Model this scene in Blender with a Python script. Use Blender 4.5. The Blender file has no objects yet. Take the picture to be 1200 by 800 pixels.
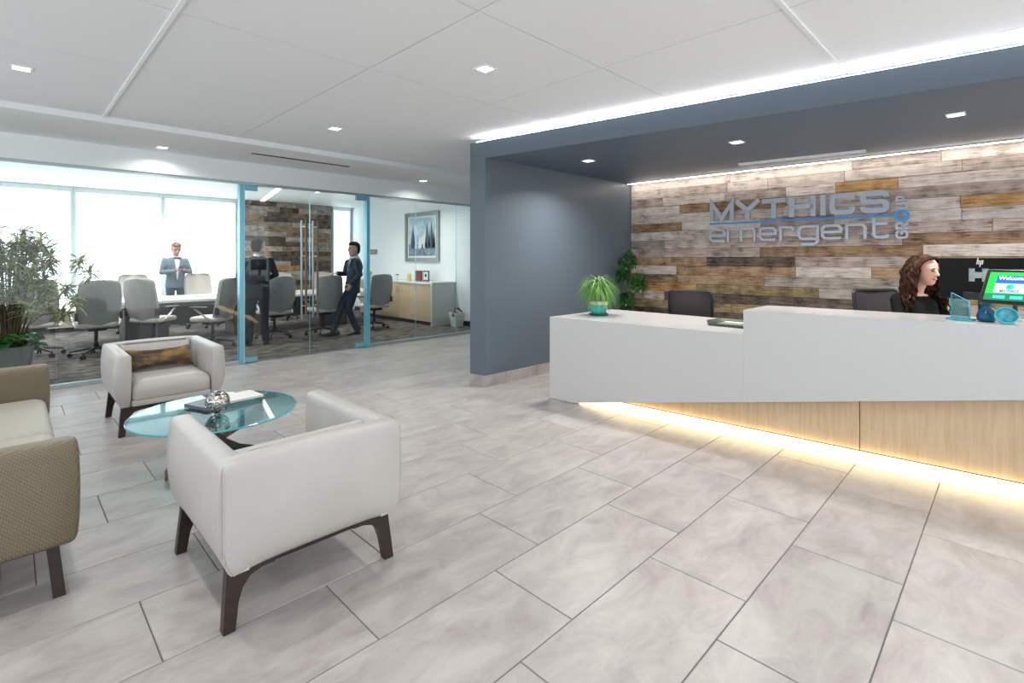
import bpy, math, random
from mathutils import Vector, Matrix, Euler
from mathutils.bvhtree import BVHTree

PI = math.pi
RND = random.Random(11)
scene = bpy.context.scene
col = scene.collection

# ------------------------------------------------------------------ camera, world, exposure
CAM_H = 1.45
cam_d = bpy.data.cameras.new('camera')
cam_d.sensor_width = 36.0
cam_d.lens = 593.0 / 1200.0 * 36.0
cam_d.shift_y = -(400.0 - 304.0) / 1200.0
cam_d.clip_end = 200
cam = bpy.data.objects.new('camera', cam_d)
cam.location = (0, 0, CAM_H)
cam.rotation_euler = (PI / 2, 0, -PI / 4)
col.objects.link(cam)
scene.camera = cam

world = bpy.data.worlds.new('daylight')
scene.world = world
world.use_nodes = True
_bg = world.node_tree.nodes['Background']
_bg.inputs[0].default_value = (0.90, 0.95, 1.0, 1)
_bg.inputs[1].default_value = 1.7

vs = scene.view_settings
vs.view_transform = 'Standard'
vs.look = 'None'
vs.exposure = 0.25
vs.gamma = 1.0
vs.use_curve_mapping = False
cy = scene.cycles
cy.max_bounces = 8
cy.diffuse_bounces = 4
cy.glossy_bounces = 4
cy.transmission_bounces = 6
cy.transparent_max_bounces = 24
cy.sample_clamp_indirect = 6.0
cy.caustics_reflective = False
cy.caustics_refractive = False
cy.use_denoising = True

DOWNLIGHT_W = 9.5      # watts of one lobby downlight
SHADE_E = 2.8           # backlit window shades
COVE_E = 32.0            # led strip on top of the portal
WALLWASH_E = 23.0       # led strip above the plank wall
TOE_E = 3.4             # led bar under the desk


# ------------------------------------------------------------------ materials
def lin(hexc):
    hexc = hexc.lstrip('#')
    out = []
    for i in (0, 2, 4):
        c = int(hexc[i:i + 2], 16) / 255
        out.append(c / 12.92 if c <= .04045 else ((c + .055) / 1.055) ** 2.4)
    return (*out, 1)


def new_mat(name):
    m = bpy.data.materials.new(name)
    m.use_nodes = True
    nt = m.node_tree
    return m, nt, nt.nodes['Principled BSDF'], nt.nodes['Material Output']


def mat(name, c1, rough=.5, metal=0, c2=None, scale=6, stretch=(1, 1, 1), detail=4, lo=.35, hi=.65,
        bump=0, bscale=80, emis=0, ecol=None, coat=0, spec=.5, rand=0, sheen=0):
    m, nt, p, o = new_mat(name)
    N, L = nt.nodes, nt.links
    p.inputs['Base Color'].default_value = lin(c1)
    p.inputs['Roughness'].default_value = rough
    p.inputs['Metallic'].default_value = metal
    p.inputs['Specular IOR Level'].default_value = spec
    p.inputs['Coat Weight'].default_value = coat
    p.inputs['Coat Roughness'].default_value = .12
    if sheen:
        p.inputs['Sheen Weight'].default_value = sheen
    if emis:
        p.inputs['Emission Color'].default_value = lin(ecol or c1)
        p.inputs['Emission Strength'].default_value = emis
    if c2 or bump:
        tc = N.new('ShaderNodeTexCoord')
        mp = N.new('ShaderNodeMapping')
        mp.inputs['Scale'].default_value = stretch
        L.new(tc.outputs['Object'], mp.inputs[0])
        src = mp.outputs[0]
        if rand:
            oi = N.new('ShaderNodeObjectInfo')
            mul = N.new('ShaderNodeMath'); mul.operation = 'MULTIPLY'; mul.inputs[1].default_value = 37.0
            L.new(oi.outputs['Random'], mul.inputs[0])
            ad = N.new('ShaderNodeVectorMath'); ad.operation = 'ADD'
            L.new(src, ad.inputs[0]); L.new(mul.outputs[0], ad.inputs[1])
            src = ad.outputs[0]
        if c2:
            nz = N.new('ShaderNodeTexNoise')
            nz.inputs['Scale'].default_value = scale
            nz.inputs['Detail'].default_value = detail
            nz.inputs['Roughness'].default_value = .6
            L.new(src, nz.inputs['Vector'])
            mr = N.new('ShaderNodeMapRange')
            mr.inputs[1].default_value = lo; mr.inputs[2].default_value = hi
            L.new(nz.outputs[0], mr.inputs[0])
            mx = N.new('ShaderNodeMix'); mx.data_type = 'RGBA'
            mx.inputs[6].default_value = lin(c1); mx.inputs[7].default_value = lin(c2)
            L.new(mr.outputs[0], mx.inputs[0])
            out = mx.outputs[2]
            if rand:
                hs = N.new('ShaderNodeHueSaturation')
                rr_ = N.new('ShaderNodeMapRange')
                rr_.inputs[3].default_value = 1 - rand; rr_.inputs[4].default_value = 1 + rand
                L.new(oi.outputs['Random'], rr_.inputs[0])
                L.new(rr_.outputs[0], hs.inputs['Value'])
                L.new(out, hs.inputs['Color'])
                out = hs.outputs[0]
            L.new(out, p.inputs['Base Color'])
        if bump:
            nb = N.new('ShaderNodeTexNoise')
            nb.inputs['Scale'].default_value = bscale
            nb.inputs['Detail'].default_value = 3
            L.new(src, nb.inputs['Vector'])
            bp = N.new('ShaderNodeBump')
            bp.inputs['Strength'].default_value = bump
            bp.inputs['Distance'].default_value = .01
            L.new(nb.outputs[0], bp.inputs['Height'])
            L.new(bp.outputs[0], p.inputs['Normal'])
    return m


def glass_mat(name, tint, base=.04, rough=0.0):
    m, nt, p, o = new_mat(name)
    N, L = nt.nodes, nt.links
    N.remove(p)
    tr = N.new('ShaderNodeBsdfTransparent'); tr.inputs[0].default_value = lin(tint)
    gl = N.new('ShaderNodeBsdfGlossy'); gl.inputs['Roughness'].default_value = rough
    lw = N.new('ShaderNodeLayerWeight'); lw.inputs[0].default_value = .5
    pw = N.new('ShaderNodeMath'); pw.operation = 'POWER'; pw.inputs[1].default_value = 5
    ma = N.new('ShaderNodeMath'); ma.operation = 'MULTIPLY_ADD'
    ma.inputs[1].default_value = 1 - base; ma.inputs[2].default_value = base
    mx = N.new('ShaderNodeMixShader')
    L.new(lw.outputs['Facing'], pw.inputs[0]); L.new(pw.outputs[0], ma.inputs[0])
    L.new(ma.outputs[0], mx.inputs[0]); L.new(tr.outputs[0], mx.inputs[1]); L.new(gl.outputs[0], mx.inputs[2])
    L.new(mx.outputs[0], o.inputs[0])
    return m


def emit_mat(name, c, s):
    m, nt, p, o = new_mat(name)
    p.inputs['Base Color'].default_value = lin(c)
    p.inputs['Emission Color'].default_value = lin(c)
    p.inputs['Emission Strength'].default_value = s
    p.inputs['Roughness'].default_value = .5
    return m


def stone_mat():
    m, nt, p, o = new_mat('stone_tile')
    N, L = nt.nodes, nt.links
    tc = N.new('ShaderNodeTexCoord'); oi = N.new('ShaderNodeObjectInfo')
    mul = N.new('ShaderNodeMath'); mul.operation = 'MULTIPLY'; mul.inputs[1].default_value = 61.0
    L.new(oi.outputs['Random'], mul.inputs[0])
    ad = N.new('ShaderNodeVectorMath'); ad.operation = 'ADD'
    L.new(tc.outputs['Object'], ad.inputs[0]); L.new(mul.outputs[0], ad.inputs[1])
    n1 = N.new('ShaderNodeTexNoise'); n1.inputs['Scale'].default_value = 3.0; n1.inputs['Detail'].default_value = 12
    n1.inputs['Roughness'].default_value = .66; n1.inputs['Distortion'].default_value = .6
    mp = N.new('ShaderNodeMapping'); mp.inputs['Scale'].default_value = (1.1, 2.0, 1)
    L.new(ad.outputs[0], mp.inputs[0]); L.new(mp.outputs[0], n1.inputs['Vector'])
    cr = N.new('ShaderNodeValToRGB')
    e = cr.color_ramp.elements
    e[0].position = .28; e[0].color = lin('#938c89')
    e[1].position = .72; e[1].color = lin('#bcb6b2')
    k = e.new(.45); k.color = lin('#a69f9c')
    k = e.new(.57); k.color = lin('#b1aba7')
    L.new(n1.outputs[0], cr.inputs[0])
    hs = N.new('ShaderNodeHueSaturation')
    mr = N.new('ShaderNodeMapRange'); mr.inputs[3].default_value = .93; mr.inputs[4].default_value = 1.05
    L.new(oi.outputs['Random'], mr.inputs[0]); L.new(mr.outputs[0], hs.inputs['Value'])
    L.new(cr.outputs[0], hs.inputs['Color']); L.new(hs.outputs[0], p.inputs['Base Color'])
    rr_ = N.new('ShaderNodeMapRange'); rr_.inputs[3].default_value = .27; rr_.inputs[4].default_value = .42
    L.new(n1.outputs[0], rr_.inputs[0]); L.new(rr_.outputs[0], p.inputs['Roughness'])
    p.inputs['Specular IOR Level'].default_value = .55
    bp = N.new('ShaderNodeBump'); bp.inputs['Strength'].default_value = .06; bp.inputs['Distance'].default_value = .01
    L.new(n1.outputs[0], bp.inputs['Height']); L.new(bp.outputs[0], p.inputs['Normal'])
    return m


def plank_mat(name, c_dark, c_mid, c_light, streak=.5):
    """weathered board: long grain along local Y, knots and saw marks"""
    m, nt, p, o = new_mat(name)
    N, L = nt.nodes, nt.links
    tc = N.new('ShaderNodeTexCoord'); oi = N.new('ShaderNodeObjectInfo')
    mul = N.new('ShaderNodeMath'); mul.operation = 'MULTIPLY'; mul.inputs[1].default_value = 83.0
    L.new(oi.outputs['Random'], mul.inputs[0])
    ad = N.new('ShaderNodeVectorMath'); ad.operation = 'ADD'
    L.new(tc.outputs['Object'], ad.inputs[0]); L.new(mul.outputs[0], ad.inputs[1])
    mp = N.new('ShaderNodeMapping'); mp.inputs['Scale'].default_value = (2.6, 2.6, 34)
    L.new(ad.outputs[0], mp.inputs[0])
    n1 = N.new('ShaderNodeTexNoise'); n1.inputs['Scale'].default_value = 1.9; n1.inputs['Detail'].default_value = 12
    n1.inputs['Roughness'].default_value = .7; n1.inputs['Distortion'].default_value = .5
    L.new(mp.outputs[0], n1.inputs['Vector'])
    n2 = N.new('ShaderNodeTexNoise'); n2.inputs['Scale'].default_value = 7; n2.inputs['Detail'].default_value = 9
    L.new(ad.outputs[0], n2.inputs['Vector'])
    mixn = N.new('ShaderNodeMix'); mixn.inputs[0].default_value = .38
    L.new(n1.outputs[0], mixn.inputs[2]); L.new(n2.outputs[0], mixn.inputs[3])
    cr = N.new('ShaderNodeValToRGB')
    e = cr.color_ramp.elements
    e[0].position = .38; e[0].color = lin(c_dark)
    e[1].position = .60; e[1].color = lin(c_light)
    k = e.new(.47); k.color = lin(c_mid)
    L.new(mixn.outputs[0], cr.inputs[0])
    hs = N.new('ShaderNodeHueSaturation')
    mr = N.new('ShaderNodeMapRange'); mr.inputs[3].default_value = .86; mr.inputs[4].default_value = 1.12
    L.new(oi.outputs['Random'], mr.inputs[0]); L.new(mr.outputs[0], hs.inputs['Value'])
    L.new(cr.outputs[0], hs.inputs['Color']); L.new(hs.outputs[0], p.inputs['Base Color'])
    p.inputs['Roughness'].default_value = .8
    p.inputs['Specular IOR Level'].default_value = .2
    bp = N.new('ShaderNodeBump'); bp.inputs['Strength'].default_value = .5; bp.inputs['Distance'].default_value = .008
    L.new(mixn.outputs[0], bp.inputs['Height']); L.new(bp.outputs[0], p.inputs['Normal'])
    return m


def dot_fabric(name, c1, c2, cell=118.0, axes=('X', 'Z')):
    """woven vinyl with a small diamond dot emboss"""
    m, nt, p, o = new_mat(name)
    N, L = nt.nodes, nt.links
    tc = N.new('ShaderNodeTexCoord')
    mp = N.new('ShaderNodeMapping'); mp.inputs['Scale'].default_value = (cell,) * 3
    mp.inputs['Rotation'].default_value = (PI / 4, PI / 4, PI / 4)
    L.new(tc.outputs['Object'], mp.inputs[0])
    v = N.new('ShaderNodeTexVoronoi'); v.inputs['Scale'].default_value = 1.0; v.inputs['Randomness'].default_value = 0
    L.new(mp.outputs[0], v.inputs['Vector'])
    mr = N.new('ShaderNodeMapRange'); mr.inputs[1].default_value = .2; mr.inputs[2].default_value = .6
    L.new(v.outputs['Distance'], mr.inputs[0])
    mx = N.new('ShaderNodeMix'); mx.data_type = 'RGBA'
    mx.inputs[6].default_value = lin(c1); mx.inputs[7].default_value = lin(c2)
    L.new(mr.outputs[0], mx.inputs[0]); L.new(mx.outputs[2], p.inputs['Base Color'])
    bp = N.new('ShaderNodeBump'); bp.inputs['Strength'].default_value = .35; bp.inputs['Distance'].default_value = .004
    L.new(mr.outputs[0], bp.inputs['Height']); L.new(bp.outputs[0], p.inputs['Normal'])
    p.inputs['Roughness'].default_value = .42
    return m


MT = {}
MT['stone'] = stone_mat()
MT['grout'] = mat('grout', '#6f6b69', .8)
MT['ceil'] = mat('ceiling_panel', '#f1f3f4', .85, c2='#e9ecee', scale=90, stretch=(1, 4, 1), bump=.05, bscale=250)
MT['ceil_gap'] = mat('ceiling_joint', '#9ba1a3', .8)
MT['runner'] = mat('ceiling_runner', '#eef2f2', .5)
MT['white_paint'] = mat('white_paint', '#e9eeee', .6)
MT['conf_paint'] = mat('conference_paint', '#eef2f3', .6)
MT['dark_paint'] = mat('charcoal_paint', '#5f6b75', .36, spec=.5)
MT['dark_ceiling'] = mat('charcoal_paint_shaded', '#586572', .45)  # same charcoal paint, shade of the underside put into a darker tone
MT['black_slot'] = mat('dark_slot', '#3c4144', .7)
MT['vent'] = mat('vent_aluminium', '#c3c6c9', .45)
MT['carpet'] = mat('carpet', '#3a3430', .95, c2='#857c76', scale=5, stretch=(1, 1.4, 1), detail=8, lo=.34, hi=.68, bump=.4, bscale=240, spec=.1)
MT['channel'] = mat('brushed_aluminium_channel', '#aebcc2', .35, .6)
MT['blue_reflect_metal'] = mat('aluminium_blue_reflection', '#78bed2', .25, .25)  # polished aluminium of posts and door fittings, cyan glass reflection painted in
MT['blue_reflect_metal2'] = mat('glass_edge_pale', '#9fd0de', .3, .3)
MT['glass'] = glass_mat('clear_glass', '#f4fafa', .03)
MT['table_glass'] = glass_mat('table_glass', '#c6edf0', .11)
MT['aqua_glass'] = glass_mat('aqua_glass', '#b5e4ea', .08)
MT['blue_glass'] = glass_mat('blue_glass', '#2b86a8', .08)
MT['aqua_edge'] = mat('aqua_glass_edge', '#49bccb', .15, emis=0, coat=.5)
MT['blue_solid'] = mat('deep_blue_glass', '#0f5373', .2, spec=.3, coat=0, c2='#0b3a54', scale=16)
MT['aqua_solid'] = mat('aqua_cast_glass', '#4bb2c0', .2, coat=.7, c2='#2b8ea2', scale=40)
MT['shade'] = emit_mat('backlit_shade', '#eef8ff', SHADE_E)
MT['frame_white'] = mat('window_frame', '#eef6f8', .5)
MT['heater'] = mat('heater_cabinet', '#c8bba8', .5)
MT['base_dark'] = mat('dark_base', '#3b3e42', .6)
MT['desk'] = mat('desk_solid_surface', '#c3c4c4', .32, c2='#c0c1c1', scale=60, spec=.5)
MT['desk_top'] = mat('desk_quartz_top', '#d5d3d1', .12, c2='#cfcdcb', scale=80)
MT['veneer'] = mat('maple_veneer', '#c9b394', .42, c2='#bba381', scale=9, stretch=(4, 4, .35), detail=6)
MT['toe'] = emit_mat('led_toe_bar', '#ffe3b0', TOE_E)
MT['cove'] = emit_mat('cove_led', '#ffffff', COVE_E)
MT['wash'] = emit_mat('wall_wash_led', '#fff3e4', WALLWASH_E)
MT['conf_cove'] = emit_mat('conference_cove_led', '#ffe9dc', 3.0)
MT['lens'] = emit_mat('downlight_lens', '#fffdf8', 9)
MT['led_alu'] = mat('led_profile', '#c9ccd0', .35, .5)
MT['letter'] = mat('brushed_letter', '#a3acb9', .38, .25, c2='#b1b9c4', scale=60)
MT['letter_side'] = mat('letter_return', '#6d7480', .4, .3)
MT['blue_letter'] = mat('blue_letter', '#1f8fe0', .3)
MT['white_leather'] = mat('white_leather', '#bbb8b4', .4, bump=.06, bscale=260, c2='#b5b2ae', scale=4)
MT['leather_seam'] = mat('leather_seam', '#b6b2ab', .5)
MT['dark_wood'] = mat('dark_walnut', '#20150f', .35, c2='#2f1f16', scale=5, stretch=(1, 1, 8))
MT['mid_wood'] = mat('walnut', '#8a6748', .4, c2='#6d4e34', scale=6, stretch=(6, 1, 1))
MT['tan_fabric'] = dot_fabric('tan_dot_vinyl', '#877b64', '#685e4b')
MT['tan_seat'] = dot_fabric('pale_seat_vinyl', '#b9b6aa', '#a5a296')
MT['velvet'] = mat('crushed_velvet', '#2e1407', .38, c2='#a07a1e', scale=5, stretch=(1, 2, 2.6), detail=7, lo=.44, hi=.72, sheen=.5, bump=.3, bscale=25)
MT['chrome'] = mat('chrome', '#c9c5bd', .12, 1)
MT['steel'] = mat('brushed_steel', '#b5b8ba', .28, 1)
MT['handle_wood'] = mat('handle_wood', '#755c47', .4, c2='#624a38', scale=12, stretch=(1, 1, .2))
MT['chair_grey'] = mat('chair_grey_leather', '#a7a4a2', .45, c2='#9c9998', scale=6)
MT['chair_beige'] = mat('chair_pale_leather', '#cfc2ba', .5)
MT['black_plastic'] = mat('black_plastic', '#17181a', .45)
MT['mesh_black'] = mat('black_mesh', '#2f2b2e', .8, c2='#3d373a', scale=300, bump=.3, bscale=400)
MT['table_top'] = mat('conference_table_top', '#d8d2cb', .25)
MT['table_base'] = mat('conference_table_base', '#5d5b5c', .5)
MT['pot_grey'] = mat('grey_planter', '#77756f', .6)
MT['soil'] = mat('soil', '#2b2018', .95, bump=.6, bscale=60)
MT['leaf_var'] = mat('variegated_leaf', '#66764f', .4, c2='#d3cd8c', scale=9, lo=.42, hi=.56, stretch=(1, 1, 1))
MT['leaf_dark'] = mat('dark_glossy_leaf', '#22552a', .28, c2='#3a7a35', scale=9)
MT['leaf_mid'] = mat('green_leaf', '#3c7a2a', .4, c2='#5f9a3d', scale=10)
MT['leaf_grass'] = mat('grass_leaf', '#4d8a33', .5, c2='#7cae50', scale=14)
MT['bark'] = mat('bark', '#6b5640', .8, c2='#4c3b2b', scale=20)
MT['teal_glaze'] = mat('teal_glaze', '#2fae9d', .25, c2='#238a80', scale=10, coat=.5)
MT['cream_glaze'] = mat('cream_glaze', '#d8d0b8', .3)
MT['saucer'] = mat('saucer_green', '#25564e', .3)
MT['paper'] = mat('paper_white', '#e6e4e0', .6)
MT['book_grey'] = mat('book_cover_grey', '#5b6470', .4)
MT['book_red'] = mat('red_brown_leatherette', '#66261f', .5)
MT['skin'] = mat('skin', '#c99078', .5, c2='#c0856c', scale=12)
MT['skin2'] = mat('skin_light', '#dcae9b', .5, c2='#d4a18d', scale=12)
MT['hair_brown'] = mat('curly_brown_hair', '#25160d', .75, c2='#4f3220', scale=18, lo=.4, hi=.7, spec=.15)
MT['hair_dark'] = mat('dark_hair', '#171210', .7, spec=.15)
MT['hair_light'] = mat('reddish_hair', '#5d4034', .6)
MT['suit_navy'] = mat('navy_suit', '#23252f', .75, c2='#2a2c37', scale=120, spec=.2)
MT['suit_blue'] = mat('blue_grey_suit', '#2b3640', .7, c2='#35424d', scale=90, spec=.2)
MT['jacket_light'] = mat('light_tweed_jacket', '#6f7d89', .85, c2='#5f6d79', scale=140, spec=.1)
MT['jeans'] = mat('dark_blue_jeans', '#2a3b57', .8)
MT['shirt'] = mat('white_shirt', '#dfe2e8', .7)
MT['tie'] = mat('dark_tie', '#33333c', .6)
MT['black_cloth'] = mat('black_knit', '#131315', .85, spec=.15)
MT['shoe'] = mat('black_shoe', '#161312', .35)
MT['eye'] = mat('eye_dark', '#1c1412', .3)
MT['lip'] = mat('lips', '#a4574d', .45)
MT['teeth'] = mat('teeth', '#ece6df', .3)
MT['screen_black'] = mat('screen_bezel', '#101113', .35)
MT['monitor_back'] = mat('monitor_back', '#0d0e10', .55, spec=.2)
MT['scr_green'] = emit_mat('screen_green', '#17c93f', .75)
MT['scr_dgreen'] = emit_mat('screen_dark_green', '#107a52', .6)
MT['scr_blue'] = emit_mat('screen_blue', '#1f5fd0', .7)
MT['scr_pale'] = emit_mat('screen_pale', '#cfd6f2', .8)
MT['scr_white'] = emit_mat('screen_white', '#ffffff', .9)
MT['scr_cyan'] = emit_mat('screen_cyan', '#3fc3d6', .8)
MT['scr_navy'] = emit_mat('screen_navy', '#2a2f74', .5)
MT['pic_sky'] = mat('picture_sky', '#8fb4c4', .6, c2='#cfdde0', scale=3, lo=.4, hi=.6)
MT['pic_sea'] = mat('picture_sea', '#40586e', .6, c2='#8ba4b4', scale=9)
MT['pic_sail'] = mat('picture_sail', '#39414b', .6)
MT['pic_light'] = mat('picture_light_sail', '#e3e1d6', .6)
MT['pic_mat'] = mat('picture_mount', '#dfe0da', .6)
MT['pic_frame'] = mat('picture_frame', '#8d9594', .35, .4)
MT['bin'] = mat('bin_white', '#d6d6d4', .5)
MT['yellow'] = mat('yellow_plastic', '#e0c64a', .4)
MT['green_plastic'] = mat('green_plastic', '#62c03c', .4)
MT['cable'] = mat('cable_black', '#1a1a1a', .5)
MT['frost'] = glass_mat('frosted_tray', '#b9c2b6', .12, .25)
MT['plaque'] = mat('bronze_plaque', '#7d5a46', .4, .3)

PLANKS = {
    'pale': plank_mat('plank_pale_whitewash_lit', '#857970', '#bfb4ab', '#dbd3cb'),
    'pink': plank_mat('plank_pinkish_grey', '#6b5e57', '#a6978e', '#c9bab0'),
    'grey': plank_mat('plank_weathered_grey', '#574f49', '#938a82', '#b7ada5'),
    'brown': plank_mat('plank_brown', '#54402f', '#8d7259', '#b39a7e'),
    'orange': plank_mat('plank_orange_brown', '#75512f', '#ab8254', '#c7a678'),
    'dark': plank_mat('plank_dark', '#2c2520', '#524840', '#7b6e62'),
    'olive': plank_mat('plank_olive_brown', '#473d2b', '#7b6c51', '#a3936f'),
}


# ------------------------------------------------------------------ mesh builder
class MB:
    def __init__(s):
        s.v, s.f, s.mi, s.M, s.cur = [], [], [], Matrix.Identity(4), 0

    def add(s, verts, faces):
        b = len(s.v)
        s.v.extend([tuple(s.M @ Vector(p)) for p in verts])
        for f in faces:
            s.f.append(tuple(b + i for i in f)); s.mi.append(s.cur)

    def box(s, x0, x1, y0, y1, z0, z1):
        v = [(x0, y0, z0), (x1, y0, z0), (x1, y1, z0), (x0, y1, z0), (x0, y0, z1), (x1, y0, z1), (x1, y1, z1), (x0, y1, z1)]
        s.add(v, [(3, 2, 1, 0), (4, 5, 6, 7), (0, 1, 5, 4), (1, 2, 6, 5), (2, 3, 7, 6), (3, 0, 4, 7)])

    def loft(s, rings, caps=True, closed=True):
        n = len(rings[0]); v = [p for r in rings for p in r]; f = []
        for i in range(len(rings) - 1):
            for j in range(n if closed else n - 1):
                k = (j + 1) % n
                f.append((i * n + j, i * n + k, (i + 1) * n + k, (i + 1) * n + j))
        if caps:
            f.append(tuple(reversed(range(n))))
            f.append(tuple((len(rings) - 1) * n + j for j in range(n)))
        s.add(v, f)

    def prism(s, poly, z0, z1):
        s.loft([[(x, y, z0) for x, y in poly], [(x, y, z1) for x, y in poly]])

    def rbox(s, x0, x1, y0, y1, z0, z1, r, n=3, rc=None):
        rc = rc if rc is not None else r
        m = 3; rings = []
        for k in range(m + 1):
            t = k / m * PI / 2
            rings.append(rrect(x0, x1, y0, y1, rc, z0 + r * (1 - math.cos(t)), n, r * (1 - math.sin(t))))
        for k in range(m + 1):
            t = PI / 2 - k / m * PI / 2
            rings.append(rrect(x0, x1, y0, y1, rc, z1 - r * (1 - math.cos(t)), n, r * (1 - math.sin(t))))
        s.loft(rings)

    def tube(s, pts, rad, n=8, up=None, caps=True):
        pts = [Vector(p) for p in pts]
        if not isinstance(rad, (list,)):
            rad = [rad] * len(pts)
        t0 = (pts[1] - pts[0]).normalized()
        ref = Vector(up) if up else (Vector((0, 0, 1)) if abs(t0.z) < .9 else Vector((1, 0, 0)))
        rings = []
        for i, p in enumerate(pts):
            a = pts[max(i - 1, 0)]; b = pts[min(i + 1, len(pts) - 1)]
            t = (b - a).normalized()
            u = ref - t * ref.dot(t)
            if u.length < 1e-5:
                u = t.orthogonal()
            u.normalize(); w = t.cross(u)
            if not up:
                ref = u
            r = rad[i]; ra, rb = r if isinstance(r, tuple) else (r, r)
            rings.append([tuple(p + u * (math.sin(2 * PI * k / n) * rb) + w * (math.cos(2 * PI * k / n) * ra)) for k in range(n)])
        s.loft(rings, caps)

    def capsule(s, pts, rad, n=12, up=None):
        """tube with rounded ends"""
        pts = [Vector(p) for p in pts]
        g = lambda r: r if isinstance(r, tuple) else (r, r)
        d0 = (pts[0] - pts[1]).normalized(); d1 = (pts[-1] - pts[-2]).normalized()
        r0, r1 = g(rad[0]), g(rad[-1])
        P = [pts[0] + d0 * max(r0) * .85, pts[0] + d0 * max(r0) * .55] + pts + [pts[-1] + d1 * max(r1) * .55, pts[-1] + d1 * max(r1) * .85]
        sc_ = lambda r, k: (r[0] * k, r[1] * k)
        RR = [sc_(r0, .45), sc_(r0, .82)] + [g(r) for r in rad] + [sc_(r1, .82), sc_(r1, .45)]
        s.tube(P, RR, n, up)

    def lathe(s, prof, n=20, c=(0, 0, 0), caps=True):
        s.loft([[(c[0] + r * math.cos(2 * PI * k / n), c[1] + r * math.sin(2 * PI * k / n), c[2] + z) for k in range(n)] for r, z in prof], caps)

    def ball(s, c, r, n=12, m=8):
        rx, ry, rz = r if isinstance(r, tuple) else (r, r, r)
        rings = []
        for i in range(1, m):
            a = PI * i / m
            rings.append([(c[0] + rx * math.sin(a) * math.cos(2 * PI * k / n), c[1] + ry * math.sin(a) * math.sin(2 * PI * k / n), c[2] - rz * math.cos(a)) for k in range(n)])
        s.loft(rings)

    def torus(s, c, R_, r, axis=(0, 0, 1), n=24, m=8, arc=2 * PI, flat=None):
        q = Vector((0, 0, 1)).rotation_difference(Vector(axis).normalized())
        pts = []
        for i in range(n):
            a = 2 * PI * i / n
            ring = []
            for j in range(m):
                b = 2 * PI * j / m
                rr_ = R_ + r * math.cos(b)
                ring.append(tuple(Vector(c) + q @ Vector((rr_ * math.cos(a), rr_ * math.sin(a), (flat or r) * math.sin(b)))))
            pts.append(ring)
        pts.append(pts[0])
        s.loft(pts, caps=False)

    def build(s, name, mats, parent=None, smooth=None):
        me = bpy.data.meshes.new(name)
        me.from_pydata(s.v, [], s.f)
        if not isinstance(mats, (list, tuple)):
            mats = [mats]
        for m in mats:
            me.materials.append(m)
        if len(mats) > 1:
            me.polygons.foreach_set('material_index', s.mi)
        me.update()
        if smooth is not None:
            me.polygons.foreach_set('use_smooth', [True] * len(me.polygons))
            me.set_sharp_from_angle(angle=math.radians(smooth))
        o = bpy.data.objects.new(name, me)
        col.objects.link(o)
        if parent:
            o.parent = parent
        return o


def rrect(x0, x1, y0, y1, r, z, n=3, inset=0):
    x0 += inset; x1 -= inset; y0 += inset; y1 -= inset
    r = max(.0005, min(r - inset * .3, (x1 - x0) / 2, (y1 - y0) / 2))
    out = []
    for cx, cyy, a0 in ((x1 - r, y0 + r, -PI / 2), (x1 - r, y1 - r, 0), (x0 + r, y1 - r, PI / 2), (x0 + r, y0 + r, PI)):
        for k in range(n + 1):
            a = a0 + k / n * PI / 2
            out.append((cx + r * math.cos(a), cyy + r * math.sin(a), z))
    return out


def tag(o, label=None, cat=None, group=None, kind=None):
    if label: o['label'] = label
    if cat: o['category'] = cat
    if group: o['group'] = group
    if kind: o['kind'] = kind
    return o


def thing(name, label, cat, loc=(0, 0, 0), rz=0, group=None):
    o = bpy.data.objects.new(name, None)
    o.empty_display_size = .1
    col.objects.link(o)
    o.location = loc; o.rotation_euler = (0, 0, rz)
    return tag(o, label, cat, group)


def struct(name, mb, m, parent=None, smooth=None):
    o = mb.build(name, m, parent, smooth)
    if not parent:
        o['kind'] = 'structure'
    return o


CH = {}


def copy_tree(o, parent=None, depth=0):
    c = o.copy(); col.objects.link(c)
    c.parent = parent
    for ch in kids(o):
        copy_tree(ch, c, depth + 1)
    return c


def kids(o):
    if o.name not in CH:
        CH[o.name] = list(o.children)
    return CH[o.name]


def one(fn, *a):
    mb = MB(); getattr(mb, fn)(*a); return mb


def fuse(name, mb, mats, parent, voxel=.008, it=4):
    """union overlapping pieces into one continuous skin"""
    me = bpy.data.meshes.new('tmp'); me.from_pydata(mb.v, [], mb.f); me.update()
    o = bpy.data.objects.new('tmp', me); col.objects.link(o)
    r = o.modifiers.new('r', 'REMESH'); r.mode = 'VOXEL'; r.voxel_size = voxel
    sm = o.modifiers.new('s', 'SMOOTH'); sm.factor = .5; sm.iterations = it
    dg = bpy.context.evaluated_depsgraph_get()
    m2 = bpy.data.meshes.new_from_object(o.evaluated_get(dg))
    m2.name = name
    m2.materials.clear()
    if not isinstance(mats, (list, tuple)):
        mats = [mats]
    for m in mats:
        m2.materials.append(m)
    if len(mats) > 1:
        bvh = BVHTree.FromPolygons([Vector(v) for v in mb.v], mb.f)
        for p in m2.polygons:
            h = bvh.find_nearest(p.center)
            p.material_index = mb.mi[h[2]] if h[2] is not None else 0
    m2.polygons.foreach_set('use_smooth', [True] * len(m2.polygons))
    bpy.data.objects.remove(o); bpy.data.meshes.remove(me)
    ob = bpy.data.objects.new(name, m2); col.objects.link(ob)
    ob.parent = parent
    return ob


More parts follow.
